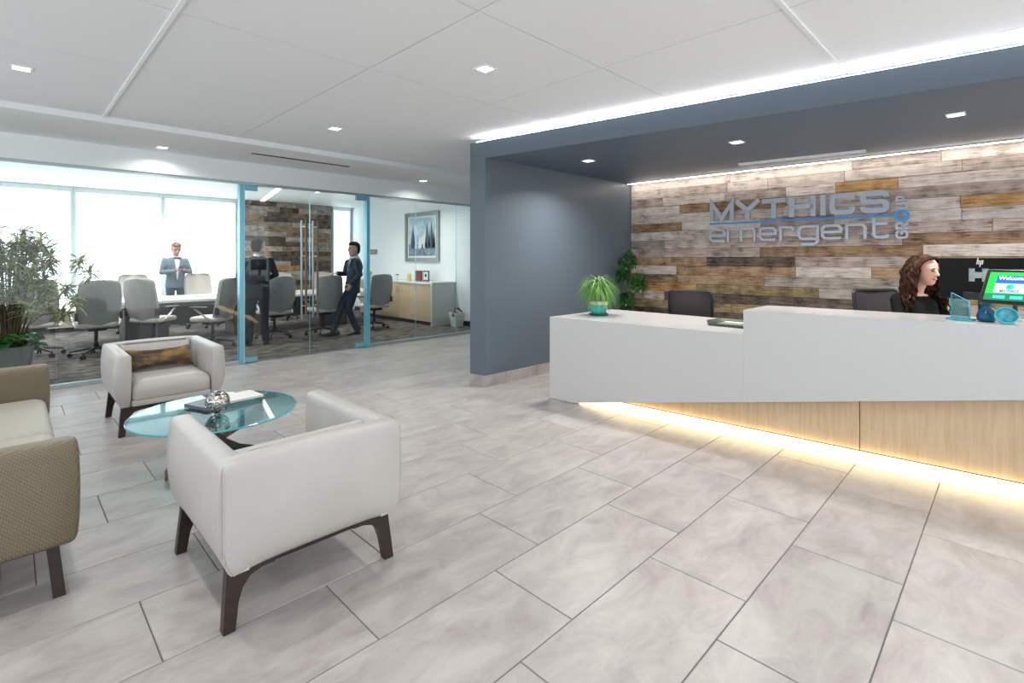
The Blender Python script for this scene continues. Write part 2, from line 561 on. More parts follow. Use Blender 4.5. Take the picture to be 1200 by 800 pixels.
# ------------------------------------------------------------------ setting: floor
GY = 7.65          # plane of the glass partition
fl = MB(); fl.box(-3.2, 8.0, -3.0, GY - .002, -.12, -.004)
floor = struct('floor', fl, MT['grout'])
TP, TLN = .4555, .908
t_mb = MB()
hx, hy = (TLN - .005) / 2, (TP - .005) / 2
c_ = .002
t_mb.loft([[(-hx, -hy, -.01), (hx, -hy, -.01), (hx, hy, -.01), (-hx, hy, -.01)],
           [(-hx, -hy, -c_), (hx, -hy, -c_), (hx, hy, -c_), (-hx, hy, -c_)],
           [(-hx + c_, -hy + c_, 0), (hx - c_, -hy + c_, 0), (hx - c_, hy - c_, 0), (-hx + c_, hy - c_, 0)]])
tile0 = t_mb.build('tile', MT['stone'], floor)
first = True
for k in range(-6, 17):
    y = .36 + TP * (k - 1) + TP / 2          # row k spans .36+TP*(k-1) .. .36+TP*k
    if y + hy > GY:
        continue
    off = (3.435 - .6067 * k) % TLN
    x = off - 4 * TLN
    while x < 7.9:
        if x > -2.9 and x + TLN < 7.95:
            cx = x + TLN / 2
            # leave out tiles far outside the lobby that nothing shows
            if not (cx < -1.5 and y < -1.0):
                o = tile0 if first else tile0.copy()
                if not first:
                    col.objects.link(o)
                first = False
                o.location = (cx, y, 0)
        x += TLN

cf = MB(); cf.box(-2.4, 7.4, GY - .002, 14.2, -.12, 0)
carpet = struct('floor_conference', cf, MT['carpet'])

# ------------------------------------------------------------------ setting: ceilings
CZ = 2.86
c_mb = MB(); c_mb.box(-3.2, 8.0, -3.0, 6.38, CZ + .008, CZ + .15)
ceiling = struct('ceiling', c_mb, MT['ceil_gap'])
xs = [-2.96, -1.74, -.54, .68, 1.895, 3.105, 4.36, 5.58, 6.8, 8.0]
ys = [-2.74, -1.52, -.3, .92, 2.165, 3.387, 4.585, 5.80, 6.36]
for i in range(len(xs) - 1):
    for j in range(len(ys) - 1):
        g = .004
        x0, x1, y0, y1 = xs[i] + g, xs[i + 1] - g, ys[j] + g, ys[j + 1] - g
        p = MB(); p.box(x0, x1, y0, y1, CZ, CZ + .012)
        p.build('ceiling_panel', MT['ceil'], ceiling)
r_ = MB(); r_.box(.668, .692, -2.7, 6.36, CZ - .012, CZ + .002)
r_.build('runner', MT['runner'], ceiling)
r_ = MB(); r_.box(.692, 4.36, .908, .932, CZ - .012, CZ + .002)
r_.build('runner', MT['runner'], ceiling)

sf = MB(); sf.box(-3.2, 8.0, 6.36, 7.60, 2.80, 2.98)
soffit = struct('ceiling_soffit', sf, MT['white_paint'])
hd = MB(); hd.box(-3.2, 8.0, 7.60, 7.70, 2.53, 2.98)
struct('wall_header', hd, MT['white_paint'])

# linear slot diffuser in the soffit
t = thing('slot_diffuser', 'long dark linear air slot in the soffit before the glass doors', 'air vent', (2.86, 6.86, 2.80))
s_ = MB(); s_.box(-.68, .68, -.05, .05, -.004, .0); s_.build('frame', MT['white_paint'], t)
s_ = MB(); s_.box(-.66, .66, -.038, .038, -.0065, -.0035); s_.build('slot', MT['black_slot'], t)


def downlight(x, y, z, label, group, watts, size=.095, spread=150):
    t = thing('downlight', label, 'ceiling light', (x, y, z), 0, group)
    h = size / 2
    f = MB()
    for a, b, c, d in ((-h - .012, h + .012, -h - .012, -h), (-h - .012, h + .012, h, h + .012), (-h - .012, -h, -h, h), (h, h + .012, -h, h)):
        f.box(a, b, c, d, -.008, 0)
    f.build('trim_ring', MT['runner'], t)
    l = MB(); l.box(-h, h, -h, h, -.004, 0); l.build('lens', MT['lens'], t)
    ld = bpy.data.lights.new('downlight_lamp', 'AREA')
    ld.shape = 'SQUARE'; ld.size = size * .9; ld.energy = watts; ld.spread = math.radians(spread)
    ld.color = (1, .97, .93)
    lo = bpy.data.objects.new('lamp', ld); col.objects.link(lo)
    lo.location = (0, 0, -.014); lo.parent = t
    return t


LOBBY_L = {(.08, 5.19): 'square downlight in the lobby ceiling above the loveseat and velvet-cushion armchair',
           (2.5, 2.78): 'square downlight in the lobby ceiling above the open stone floor between armchair and desk',
           (2.5, 5.19): 'square downlight in the lobby ceiling panels before the glass doors'}
for x, y in [(a_, b_) for a_ in (.08, 2.5) for b_ in (-2.04, .37, 2.78, 5.19)] + [(-2.3, 2.78), (-2.3, 5.19), (4.97, 5.19)]:
    downlight(x, y, CZ, LOBBY_L.get((x, y), 'small square recessed downlight in the lobby ceiling panels over the entrance side'), 'lobby ceiling downlights', DOWNLIGHT_W)
for x, y, lb in ((1.33, 7.28, 'square downlight in the soffit lighting the header above the fixed glass panels'), (5.05, 7.2, 'square downlight in the soffit by the charcoal portal, above the credenza glass')):
    downlight(x, y, 2.80, lb, 'soffit downlights', 4, spread=150)

# ------------------------------------------------------------------ setting: charcoal portal
NZ = 2.604
W_SL = -.0395


def wallx(y):
    return 6.785 + (4.216 - y) * .0395


def fasx(y):
    return 3.82 + (4.509 - y) * .1542


pt = MB(); pt.prism([(3.82, 4.509), (3.853, 4.286), (6.90, 4.214), (7.17, 4.43), (7.17, 4.52)], 0.0, 2.80)
struct('wall_portal', pt, MT['dark_paint'])
pc = MB()
YE = -2.4
pc.prism([(3.853, 4.286), (fasx(YE), YE), (wallx(YE) + .1, YE), (6.86, 4.216)], NZ, 2.80)
struct('ceiling_portal', pc, MT['dark_ceiling'])
# stone skirting on the portal column, laid as separate tiles
bb = MB(); bb.box(3.845, 3.850, 4.30, 4.33, .001, .126)
base_p = struct('baseboard_portal', bb, MT['grout'])
sk = MB(); sk.prism([(3.808, 4.512), (3.843, 4.272), (3.853, 4.286), (3.822, 4.512)], .001, .128); sk.build('skirting_tile', MT['stone'], base_p)
for x0, x1 in ((3.845, 4.15), (4.153, 5.05), (5.053, 5.95), (5.953, 6.78)):
    f = lambda x: 4.286 - (x - 3.853) * .02362
    sk = MB(); sk.prism([(x0, f(x0) - .014), (x1, f(x1) - .014), (x1, f(x1) + .002), (x0, f(x0) + .002)], .001, .128)
    sk.build('skirting_tile', MT['stone'], base_p)
# cove led lying on top of the portal, along its front edge
cv = MB()
cv.prism([(fasx(4.42) + .012, 4.42), (fasx(YE) + .012, YE), (fasx(YE) + .036, YE), (fasx(4.42) + .036, 4.42)], 2.8005, 2.806)
tag(cv.build('cove_light_strip', MT['cove']), 'white led strip glowing on top of the charcoal portal', 'light strip')

# reception plank wall
wb = MB()
wb.prism([(wallx(4.3) + .03, 4.3), (wallx(YE) + .03, YE), (wallx(YE) + .16, YE), (wallx(4.3) + .16, 4.3)], 0, NZ)
wall_r = struct('wall_reception', wb, MT['base_dark'])
ROW = .1245
WX_ANG = math.atan(.0395)
force = {  # row -> list of (y_left, y_right, kind)
    1: [],
    2: [(1.52, .93, 'orange')],
    3: [(3.43, 2.05, 'brown')],
    4: [(.42, -.30, 'orange')],
    5: [(4.18, 3.40, 'brown')],
    8: [(2.35, .72, 'brown')],
}
nrow = int(NZ / ROW) + 1
pr = random.Random(5)


def rowkinds(r):
    if r < 7:
        return ['pale'] * 10 + ['pink'] * 4 + ['grey']  # pale boards up here carry the led wash's brightness in their colour
    if r == 8:
        return ['olive', 'brown', 'pale', 'pink']
    return ['dark'] * 4 + ['brown'] * 3 + ['grey'] * 4 + ['pink'] * 4 + ['olive'] * 2 + ['orange'] + ['pale']


def lay_planks(parent, rows, ztop, rowh, ya, yb, xf, ang, lens, forced, rk, rng):
    for r in range(rows):
        z1 = ztop - r * rowh; z0 = max(z1 - rowh, .0)
        if z1 - z0 < .02:
            continue
        segs = []
        fs = sorted(forced.get(r, []), key=lambda q: -q[0])
        y = ya
        stops = [(a, b, k) for a, b, k in fs]
        while y > yb + .01:
            nxt = stops[0] if stops else None
            if nxt and abs(nxt[0] - y) < .02:
                segs.append((y, nxt[1], nxt[2])); y = nxt[1]; stops.pop(0); continue
            ln = rng.choice(lens) * rng.uniform(.85, 1.15)
            lim = nxt[0] if nxt else yb
            e = y - ln
            if e < lim + .22:
                e = lim
            segs.append((y, e, rng.choice(rk(r)))); y = e
        for a, b, k in segs:
            L_ = (a - b) / 2 - .0012
            h = (z1 - z0) / 2 - .0012
            d = rng.uniform(.014, .024)
            m = MB(); ch = .0015
            m.loft([[(0, -L_, -h), (0, L_, -h), (0, L_, h), (0, -L_, h)],
                    [(-d + ch, -L_, -h), (-d + ch, L_, -h), (-d + ch, L_, h), (-d + ch, -L_, h)],
                    [(-d, -L_ + ch, -h + ch), (-d, L_ - ch, -h + ch), (-d, L_ - ch, h - ch), (-d, -L_ + ch, h - ch)]])
            o = m.build('plank', PLANKS[k], parent)
            yc = (a + b) / 2
            o.location = (*xf(yc), (z0 + z1) / 2)
            o.rotation_euler = (0, 0, ang)


lay_planks(wall_r, nrow, NZ, ROW, 4.21, YE + .05, lambda y: (wallx(y) + .03, y), WX_ANG, [.55, .75, .9, 1.2, 1.6], force, rowkinds, pr)

# led wash profile and linear grille in the portal ceiling
t = thing('wall_wash_light', 'thin bright led line along the top of the plank wall', 'light strip')
m = MB(); m.prism([(wallx(4.2) - .115, 4.2), (wallx(YE) - .115, YE), (wallx(YE) - .075, YE), (wallx(4.2) - .075, 4.2)], NZ - .012, NZ - .0005)
m.build('profile', MT['led_alu'], t)
m = MB(); m.prism([(wallx(4.19) - .108, 4.19), (wallx(YE) - .108, YE + .01), (wallx(YE) - .084, YE + .01), (wallx(4.19) - .084, 4.19)], NZ - .0165, NZ - .0125)
m.build('diffuser', MT['wash'], t)
t = thing('ceiling_grille', 'white linear air grille in the charcoal ceiling beside the wall-wash line', 'air vent', (6.35, 1.76, NZ), math.atan(.128))
m = MB()
for a, b, c, d in ((-.06, -.045, -.63, .63), (.045, .06, -.63, .63), (-.045, .045, -.63, -.61), (-.045, .045, .61, .63)):
    m.box(a, b, c, d, -.012, 0)
m.build('frame', MT['runner'], t)
for k in range(4):
    x = -.038 + k * .022
    m = MB(); m.box(x, x + .010, -.61, .61, -.010, 0); m.build('slat', MT['runner'], t)
m = MB(); m.box(-.045, .045, -.61, .61, -.002, 0); m.build('backing', MT['vent'], t)
for x, y, lb in ((4.8, 3.54, 'square downlight in the charcoal ceiling above the potted palm'), (5.07, 1.95, 'square downlight in the charcoal ceiling above the step in the counter'),
                 (5.34, .35, 'square downlight in the charcoal ceiling above the woman and monitor'), (5.6, -1.25, 'square downlight in the charcoal ceiling past the desk end')):
    downlight(x, y, NZ, lb, 'portal downlights', 24, spread=140)

# ------------------------------------------------------------------ setting: conference room shell
BY = 13.8
m = MB(); m.box(7.17, 7.35, 4.52, 14.2, 0, 2.98)
struct('wall_right', m, MT['conf_paint'])
m = MB(); m.box(-2.4, -2.2, GY + .1, 14.2, 0, 2.95)
struct('wall_left', m, MT['conf_paint'])
m = MB(); m.box(-2.4, 7.4, 7.70, 14.2, 2.95, 3.1)
conf_ceil = struct('ceiling_conference', m, MT['conf_paint'])
m = MB(); m.box(-2.2, 7.17, BY + .06, BY + .2, 0, 2.95)
struct('wall_back', m, MT['conf_paint'])
m = MB(); m.box(7.15, 7.169, 4.55, 13.6, .001, .1)
struct('baseboard_right', m, MT['base_dark'])
# plank feature wall between the windows
m = MB(); m.box(4.16, 6.48, 13.70, BY + .06, 0, 2.95)
wall_f = struct('wall_feature', m, MT['base_dark'])
cr_ = random.Random(9)
lay_planks(wall_f, 23, 2.945, .128, -4.17, -6.47, lambda y: (-y, 13.70), PI / 2, [.55, .8, 1.1], {13: [(-4.9, -5.6, 'orange')]},
           lambda r: ['dark'] * 5 + ['grey'] * 4 + ['pink'] * 2 + ['brown'] * 2, cr_)
# windows with backlit roller shades
wi = 0
for x0, x1 in ((-2.1, -.57), (-.57, .98), (.98, 2.53), (2.53, 4.07), (6.56, 7.12)):
    wi += 1
    sh = MB(); sh.box(x0 + .06, x1 - .06, BY - .01, BY + .0, .42, 2.84)
    w = struct('window_%d' % wi, sh, MT['shade'])
    for a, b in ((x0, x0 + .05), (x1 - .05, x1)):
        q = MB(); q.box(a + .002, b - .002, BY - .03, BY + .05, .40, 2.84); q.build('window_frame', MT['frame_white'], w)
    q = MB(); q.box(x0 + .003, x1 - .003, BY - .05, BY + .05, 2.842, 2.949); q.build('shade_pelmet', MT['frame_white'], w)
    q = MB(); q.box(x0 + .003, x1 - .003, BY - .04, BY + .05, .36, .399); q.build('window_sill', MT['frame_white'], w)
m = MB(); m.box(-2.15, 4.1, 13.42, BY - .06, .09, .40)
heat = tag(m.build('heater_cabinet', MT['heater']), 'long low beige heater cabinet under the windows', 'cabinet')
m = MB(); m.box(-2.15, 4.1, 13.46, BY - .06, .0, .088); m.build('toe_kick', MT['base_dark'], heat)
m = MB(); m.box(-2.15, 4.1, 13.40, BY - .06, .401, .425); m.build('top', MT['heater'], heat)
# cove slit in conference ceiling, set at an angle
m = MB(); m.prism([(3.80, 10.0), (3.90, 10.0), (4.68, 13.65), (4.58, 13.65)], 2.938, 2.949)
tag(m.build('ceiling_light_slit', MT['conf_cove']), 'angled glowing slit in the conference room ceiling before the dark plank wall', 'light strip')
for x, y in ((.3, 9.2), (2.2, 9.2), (.3, 11.6), (2.2, 11.6), (2.6, 12.6), (4.9, 11.0), (5.9, 9.4)):
    downlight(x, y, 2.95, 'small square recessed downlight in the conference room ceiling', 'conference downlights', 24)

# glass partition
m = MB(); m.box(-3.0, 7.169, 7.62, 7.68, 2.495, 2.529)
wg = struct('wall_glass', m, MT['channel'])
for a, b in ((-3.0, 2.30), (4.26, 7.169)):
    m = MB(); m.box(a, b, 7.62, 7.68, .001, .045); m.build('base_channel', MT['channel'], wg)


def glass_panel(name, x0, x1, parent, z0=.046, z1=2.494):
    m = MB(); y0, y1 = 7.644, 7.656
    m.add([(x0, y0, z0), (x1, y0, z0), (x1, y0, z1), (x0, y0, z1)], [(0, 1, 2, 3)])
    m.add([(x0, y1, z0), (x1, y1, z0), (x1, y1, z1), (x0, y1, z1)], [(3, 2, 1, 0)])
    m.cur = 1
    m.add([(x0, y0, z0), (x0, y1, z0), (x0, y1, z1), (x0, y0, z1)], [(0, 3, 2, 1)])
    m.add([(x1, y0, z0), (x1, y1, z0), (x1, y1, z1), (x1, y0, z1)], [(0, 1, 2, 3)])
    m.add([(x0, y0, z1), (x1, y0, z1), (x1, y1, z1), (x0, y1, z1)], [(0, 1, 2, 3)])
    m.add([(x0, y0, z0), (x1, y0, z0), (x1, y1, z0), (x0, y1, z0)], [(3, 2, 1, 0)])
    return m.build(name, [MT['glass'], MT['blue_reflect_metal2']], parent)


gx = [-3.0, -2.48, -1.52, -.56, .40, 1.34, 2.275]
for a, b in zip(gx[:-1], gx[1:]):
    glass_panel('glass_panel', a + .003, b - .003, wg)
gx = [4.285, 5.20, 6.13, 7.165]
for a, b in zip(gx[:-1], gx[1:]):
    glass_panel('glass_panel', a + .003, b - .003, wg)
# door posts: aluminium fins, their blue reflection of the glass put into the colour
for x in (2.318, 4.242):
    m = MB(); m.box(x - .034, x + .016, 7.60, 7.70, .001, 2.494); q = m.build('door_post', MT['blue_reflect_metal'], wg)
    m = MB(); m.box(x + .0165, x + .034, 7.61, 7.69, .001, 2.494); m.build('post_edge', MT['blue_reflect_metal2'], wg)
di = 0
for x0, x1, hs_ in ((2.356, 3.277, 1), (3.283, 4.204, -1)):
    di += 1
    m = MB()
    for (z0, z1) in ((.012, .075), (2.42, 2.49)):
        a = x0 if hs_ > 0 else x1 - .17
        m.box(a, a + .17, 7.632, 7.668, z0, z1)
    d = struct('door_%d' % di, m, MT['blue_reflect_metal'])
    gp = glass_panel('glass_pane', x0, x1, d, .012, 2.49)
    hxp = x1 - .085 if hs_ > 0 else x0 + .085
    for yy, mt in ((7.57, 'handle_wood'), (7.73, 'steel')):
        h_ = MB(); h_.tube([(hxp, yy, .55), (hxp, yy, 2.05)], .0165, 10)
        hd_ = h_.build('pull_handle', MT[mt], d, 40)
        for zz in (.75, 1.5, 1.95):
            q = MB(); q.tube([(hxp, yy, zz), (hxp, 7.65 + (.006 if yy > 7.65 else -.006), zz)], .009, 8); q.build('standoff', MT['steel'], hd_, 40)

# ------------------------------------------------------------------ reception desk
def deskx(y):       # front plane of the white body
    return 4.02 + (3.465 - y) * .0812


DY0, DY1, DYS = 3.462, -1.6, 1.556
LZ, HZ = .852, 1.047
desk = thing('reception_desk', 'long white two-level reception desk with a glowing wood-veneer base', 'desk', (0, 0, 0))


def bottom(y):
    return max(.004, (3.168 - y) / 3.193 * .61)


def sheared(y_list, ztop, thick, x_off=0):
    """front panel following the desk line, bottom edge rising"""
    rings = []
    for y in y_list:
        x = deskx(y) + x_off
        rings.append([(x, y, bottom(y)), (x, y, ztop), (x + thick, y, ztop), (x + thick, y, bottom(y))])
    return rings


m = MB(); m.loft(sheared([DY0, 3.168, DYS], LZ - .001, .06)); m.build('front_panel', MT['desk'], desk)
m = MB(); m.loft(sheared([DYS - .001, .6, DY1], HZ - .001, .06)); m.build('front_panel', MT['desk'], desk)
# tops
m = MB(); m.prism([(deskx(DY0) + .002, DY0), (deskx(DYS) + .002, DYS), (5.16, DYS), (5.16, DY0)], LZ - .03, LZ); m.build('low_counter', MT['desk_top'], desk)
m = MB(); m.prism([(deskx(DYS) + .002, DYS + .0), (deskx(DY1) + .002, DY1), (deskx(DY1) + .56, DY1), (deskx(DYS) + .56, DYS)], HZ - .03, HZ); m.build('high_counter', MT['desk_top'], desk)
m = MB(); m.prism([(deskx(DY0) + .06, DY0 - .06), (deskx(DY0) + .06, DY0), (5.14, DY0), (5.14, DY0 - .06)], .004, LZ - .031); m.build('end_panel', MT['desk'], desk)
m = MB(); m.box(deskx(DYS) + .062, deskx(DYS) + .55, DYS - .04, DYS - .002, .3, HZ - .031); m.build('end_panel', MT['desk'], desk)
m = MB(); m.box(4.90, 5.26, DY1, DYS - .05, .72, .75); m.build('work_surface', MT['desk_top'], desk)
m = MB(); m.box(4.72, 4.76, DY1, DYS - .05, .001, HZ - .031); m.build('back_panel', MT['desk'], desk)
m = MB(); m.box(5.02, 5.06, DYS + .02, DY0 - .08, .001, LZ - .031); m.build('back_panel', MT['desk'], desk)
# wood veneer panels under the white body
for a, b in ((3.10, .803), (.797, DY1)):
    m = MB()
    o1 = .075
    m.prism([(deskx(a) + o1, a), (deskx(b) + o1, b), (deskx(b) + o1 + .03, b), (deskx(a) + o1 + .03, a)], .09, .80)
    # trim the panel to the rising underside
    m.v = [(x, y, (z if z < .5 else max(.092, bottom(y) + .05))) for x, y, z in m.v]
    m.build('veneer_panel', MT['veneer'], desk)
m = MB(); rings = []
for y in (3.13, 2.95, 2.75, DY1):
    x = deskx(y) + .035; zt = min(.084, bottom(y) + .004)
    rings.append([(x, y, .002), (x, y, zt), (x + .035, y, zt), (x + .035, y, .002)])
m.loft(rings)
m.build('light_bar', MT['toe'], desk)

# ------------------------------------------------------------------ sign
def sign_y(u, x):
    a = (u - 600) / 593.0
    return x * (1 - a) / (1 + a)


def strip(mb, path, w, d, closed=False):
    """constant-width stroke with mitred joins in the local (s, z) plane, depth d towards -x"""
    P = [Vector((p[0], p[1])) for p in path]
    if closed:
        P = P + [P[0]]
    n = len(P); Lf, Rt = [], []
    for i in range(n):
        if closed:
            a = P[(i - 1) % (n - 1)] if i not in (0, n - 1) else P[n - 2]
            b = P[i + 1] if i < n - 1 else P[1]
        else:
            a = P[i - 1] if i > 0 else None
            b = P[i + 1] if i < n - 1 else None
        d1 = (P[i] - a).normalized() if a is not None else None
        d2 = (b - P[i]).normalized() if b is not None else None
        if d1 is None: d1 = d2
        if d2 is None: d2 = d1
        n1 = Vector((-d1.y, d1.x)); n2 = Vector((-d2.y, d2.x))
        mm = n1 + n2
        if mm.length < 1e-4: mm = n1
        mm.normalize()
        k = min(w / 2 / max(.35, mm.dot(n1)), w * 1.4)
        Lf.append(P[i] + mm * k); Rt.append(P[i] - mm * k)
    rings = []
    for l, r in zip(Lf, Rt):
        rings.append([(0, -l.x, l.y), (-d, -l.x, l.y), (-d, -r.x, r.y), (0, -r.x, r.y)])
    if closed:
        mb.loft(rings, caps=False)
    else:
        mb.loft(rings)


def rc(x0, x1, y0, y1, r, start=0, end=4, n=5):
    """rounded-rectangle outline, corners 0..3 = lower-right, upper-right, upper-left, lower-left"""
    out = []
    cs = [(x1 - r, y0 + r, -PI / 2), (x1 - r, y1 - r, 0), (x0 + r, y1 - r, PI / 2), (x0 + r, y0 + r, PI)]
    for c in range(start, end):
        cx, cyy, a0 = cs[c % 4]
        for k in range(n + 1):
            a = a0 + k / n * PI / 2
            out.append((cx + r * math.cos(a), cyy + r * math.sin(a)))
    return out


def glyph(ch, w, h, t):
    """strokes of an extended square letter in a w x h box, stroke t; returns [(path, closed)]"""
    a, b = t / 2, w - t / 2
    c, d = t / 2, h - t / 2
    mid = h / 2
    r = min(w, h) * .26
    if ch == 'M': return [([(a, 0), (a, h - t * .3), (w / 2, t * .5), (b, h - t * .3), (b, 0)], 0)]
    if ch == 'Y': return [([(t * .35, h), (w / 2, mid * .95), (w - t * .35, h)], 0), ([(w / 2, mid), (w / 2, 0)], 0)]
    if ch == 'T': return [([(0, d), (w, d)], 0), ([(w / 2, d), (w / 2, 0)], 0)]
    if ch == 'H': return [([(a, 0), (a, h)], 0), ([(b, 0), (b, h)], 0), ([(a, mid), (b, mid)], 0)]
    if ch == 'I': return [([(w / 2, 0), (w / 2, h)], 0)]
    if ch == 'C':
        r = h * .17
        return [([(b, h * .69)] + rc(a, b, c, d, r, 1, 4) + rc(a, b, c, d, r, 0, 1) + [(b, h * .34)], 0)]
    if ch == 'S':
        r = h * .165
        rv = lambda q: list(reversed(q))
        return [([(b, h * .70)] + rc(a, b, mid, d, r, 1, 4) + rv(rc(a, b, c, mid, r, 1, 2)) + rv(rc(a, b, c, mid, r, 0, 1)) + rv(rc(a, b, c, mid, r, 3, 4)) + [(a, h * .30)], 0)]
    if ch == 'e': return [([(a, mid), (b, mid), (b, d - r)] + rc(a, b, c, d, r, 1, 4) + [(b - r * .3, c), (b, c + r * .25)], 0)]
    ur = lambda x0, x1, y0, y1, q: list(reversed(rc(x0, x1, y0, y1, q, 1, 2)))
    lr = lambda x0, x1, y0, y1, q: list(reversed(rc(x0, x1, y0, y1, q, 0, 1)))
    if ch == 'm':
        q = w / 2; r = h * .22
        return [([(a, 0), (a, h)], 0), ([(a, d)] + ur(a, q, c, d, r) + [(q, 0)], 0), ([(q - r, d)] + ur(q, b, c, d, r) + [(b, 0)], 0)]
    if ch == 'n': return [([(a, 0), (a, h)], 0), ([(a, d)] + ur(a, b, c, d, r) + [(b, 0)], 0)]
    if ch == 'r': return [([(a, 0), (a, h)], 0), ([(a, d)] + ur(a, b, c, d, r * .7) + [(b, h * .66)], 0)]
    if ch == 'g':
        lo = -h * .36 + t / 2
        return [([(b, d)] + rc(a, b, c, d, r, 2, 4) + [(b, c)], 0), ([(b, h), (b, lo + r)] + list(reversed(rc(a, b, lo, d, r, 0, 1))) + [(a + r * .4, lo)], 0)]
    if ch == 't': return [([(a, h * 1.22), (a, c + r)] + rc(a, b, c, d, r, 3, 4) + [(b - r * .2, c), (b, c + r * .7)], 0), ([(a, d), (b, d)], 0)]
    if ch == 'G': return [([(b, h * .70), (b, d - r)] + rc(a, b, c, d, r, 1, 4) + rc(a, b, c, d, r, 0, 1) + [(b, mid), (w * .5, mid)], 0)]
    if ch == 'R':
        m_ = h * .42; r = (d - m_) * .45
        return [([(a, 0), (a, d)] + ur(a, b, m_, d, r) + lr(a, b, m_, d, r) + [(a, m_)], 0), ([(w * .45, m_), (b, 0)], 0)]
    if ch == 'O': return [(rc(a, b, c, d, r * 1.3, 0, 4), 1)]
    if ch == 'U': return [([(a, h), (a, c + r)] + rc(a, b, c, d, r, 3, 4) + rc(a, b, c, d, r, 0, 1) + [(b, h)], 0)]
    if ch == 'P':
        m_ = h * .38; r = (d - m_) * .45
        return [([(a, 0), (a, d)] + ur(a, b, m_, d, r) + lr(a, b, m_, d, r) + [(a, m_)], 0)]
    return []


SX = 6.845          # where the letters stand off the wall at their middle
sign = thing('wall_sign', 'brushed metal letters MYTHICS emergent GROUP with a blue line on the plank wall', 'sign', (SX, 0, 0))
sign.rotation_euler = (0, 0, WX_ANG)
# the sign's local frame: y along the wall, x out of it; place so that y = 1.97 meets the wall line
sign.location = (wallx(1.97) - .052 + 1.97 * math.sin(WX_ANG), 1.97 - 1.97 * math.cos(WX_ANG), 0)


def crop_u(px):
    return 820 + px / 4.615


def letter(ch, p0, p1, z0, h, t, m, dep=.028):
    ya = sign_y(crop_u(p0), 6.85); yb = sign_y(crop_u(p1), 6.85)
    w = ya - yb
    mb = MB()
    for path, cl in glyph(ch, w, h, t):
        strip(mb, path, t, dep, cl)
    o = mb.build('letter', m, sign)
    o.location = (0, ya, z0)
    return o


for ch, a, b in (('M', 68, 197), ('Y', 200, 338), ('T', 345, 472), ('H', 490, 632), ('I', 655, 688), ('C', 706, 845), ('S', 870, 1027)):
    letter(ch, a, b, 1.968, .245, .056, MT['letter'])
for ch, a, b in (('e', 68, 155), ('m', 160, 313), ('e', 330, 425), ('r', 437, 520), ('g', 537, 650), ('e', 660, 775), ('n', 790, 905), ('t', 935, 1027)):
    letter(ch, a, b, 1.683, .178, .030, MT['letter'])
m = MB()
ya, yb = sign_y(crop_u(68), 6.85), sign_y(crop_u(1042), 6.85)
m.box(-.02, 0, yb, ya, 1.922, 1.942); m.build('blue_line', MT['blue_letter'], sign)
# GROUP reads upward
zc = 1.675
for ch, hh, mt_, wd in (('G', .102, 'letter', .112), ('R', .088, 'letter', .112), ('O', .128, 'blue_letter', .13), ('U', .085, 'letter', .112), ('P', .075, 'letter', .112)):
    mb = MB()
    for path, cl in glyph(ch, hh - .012, wd, .022 if ch != 'O' else .026):
        strip(mb, path, .022 if ch != 'O' else .026, .028, cl)
    # rotate a quarter turn: letter s -> z, letter height -> towards the left
    mb.v = [(x, z, -y) for x, y, z in mb.v]
    o = mb.build('letter', MT[mt_], sign)
    ym = (sign_y(crop_u(1060), 6.85) + sign_y(crop_u(1128), 6.85)) / 2
    o.location = (0, ym - wd / 2, zc)
    zc += hh


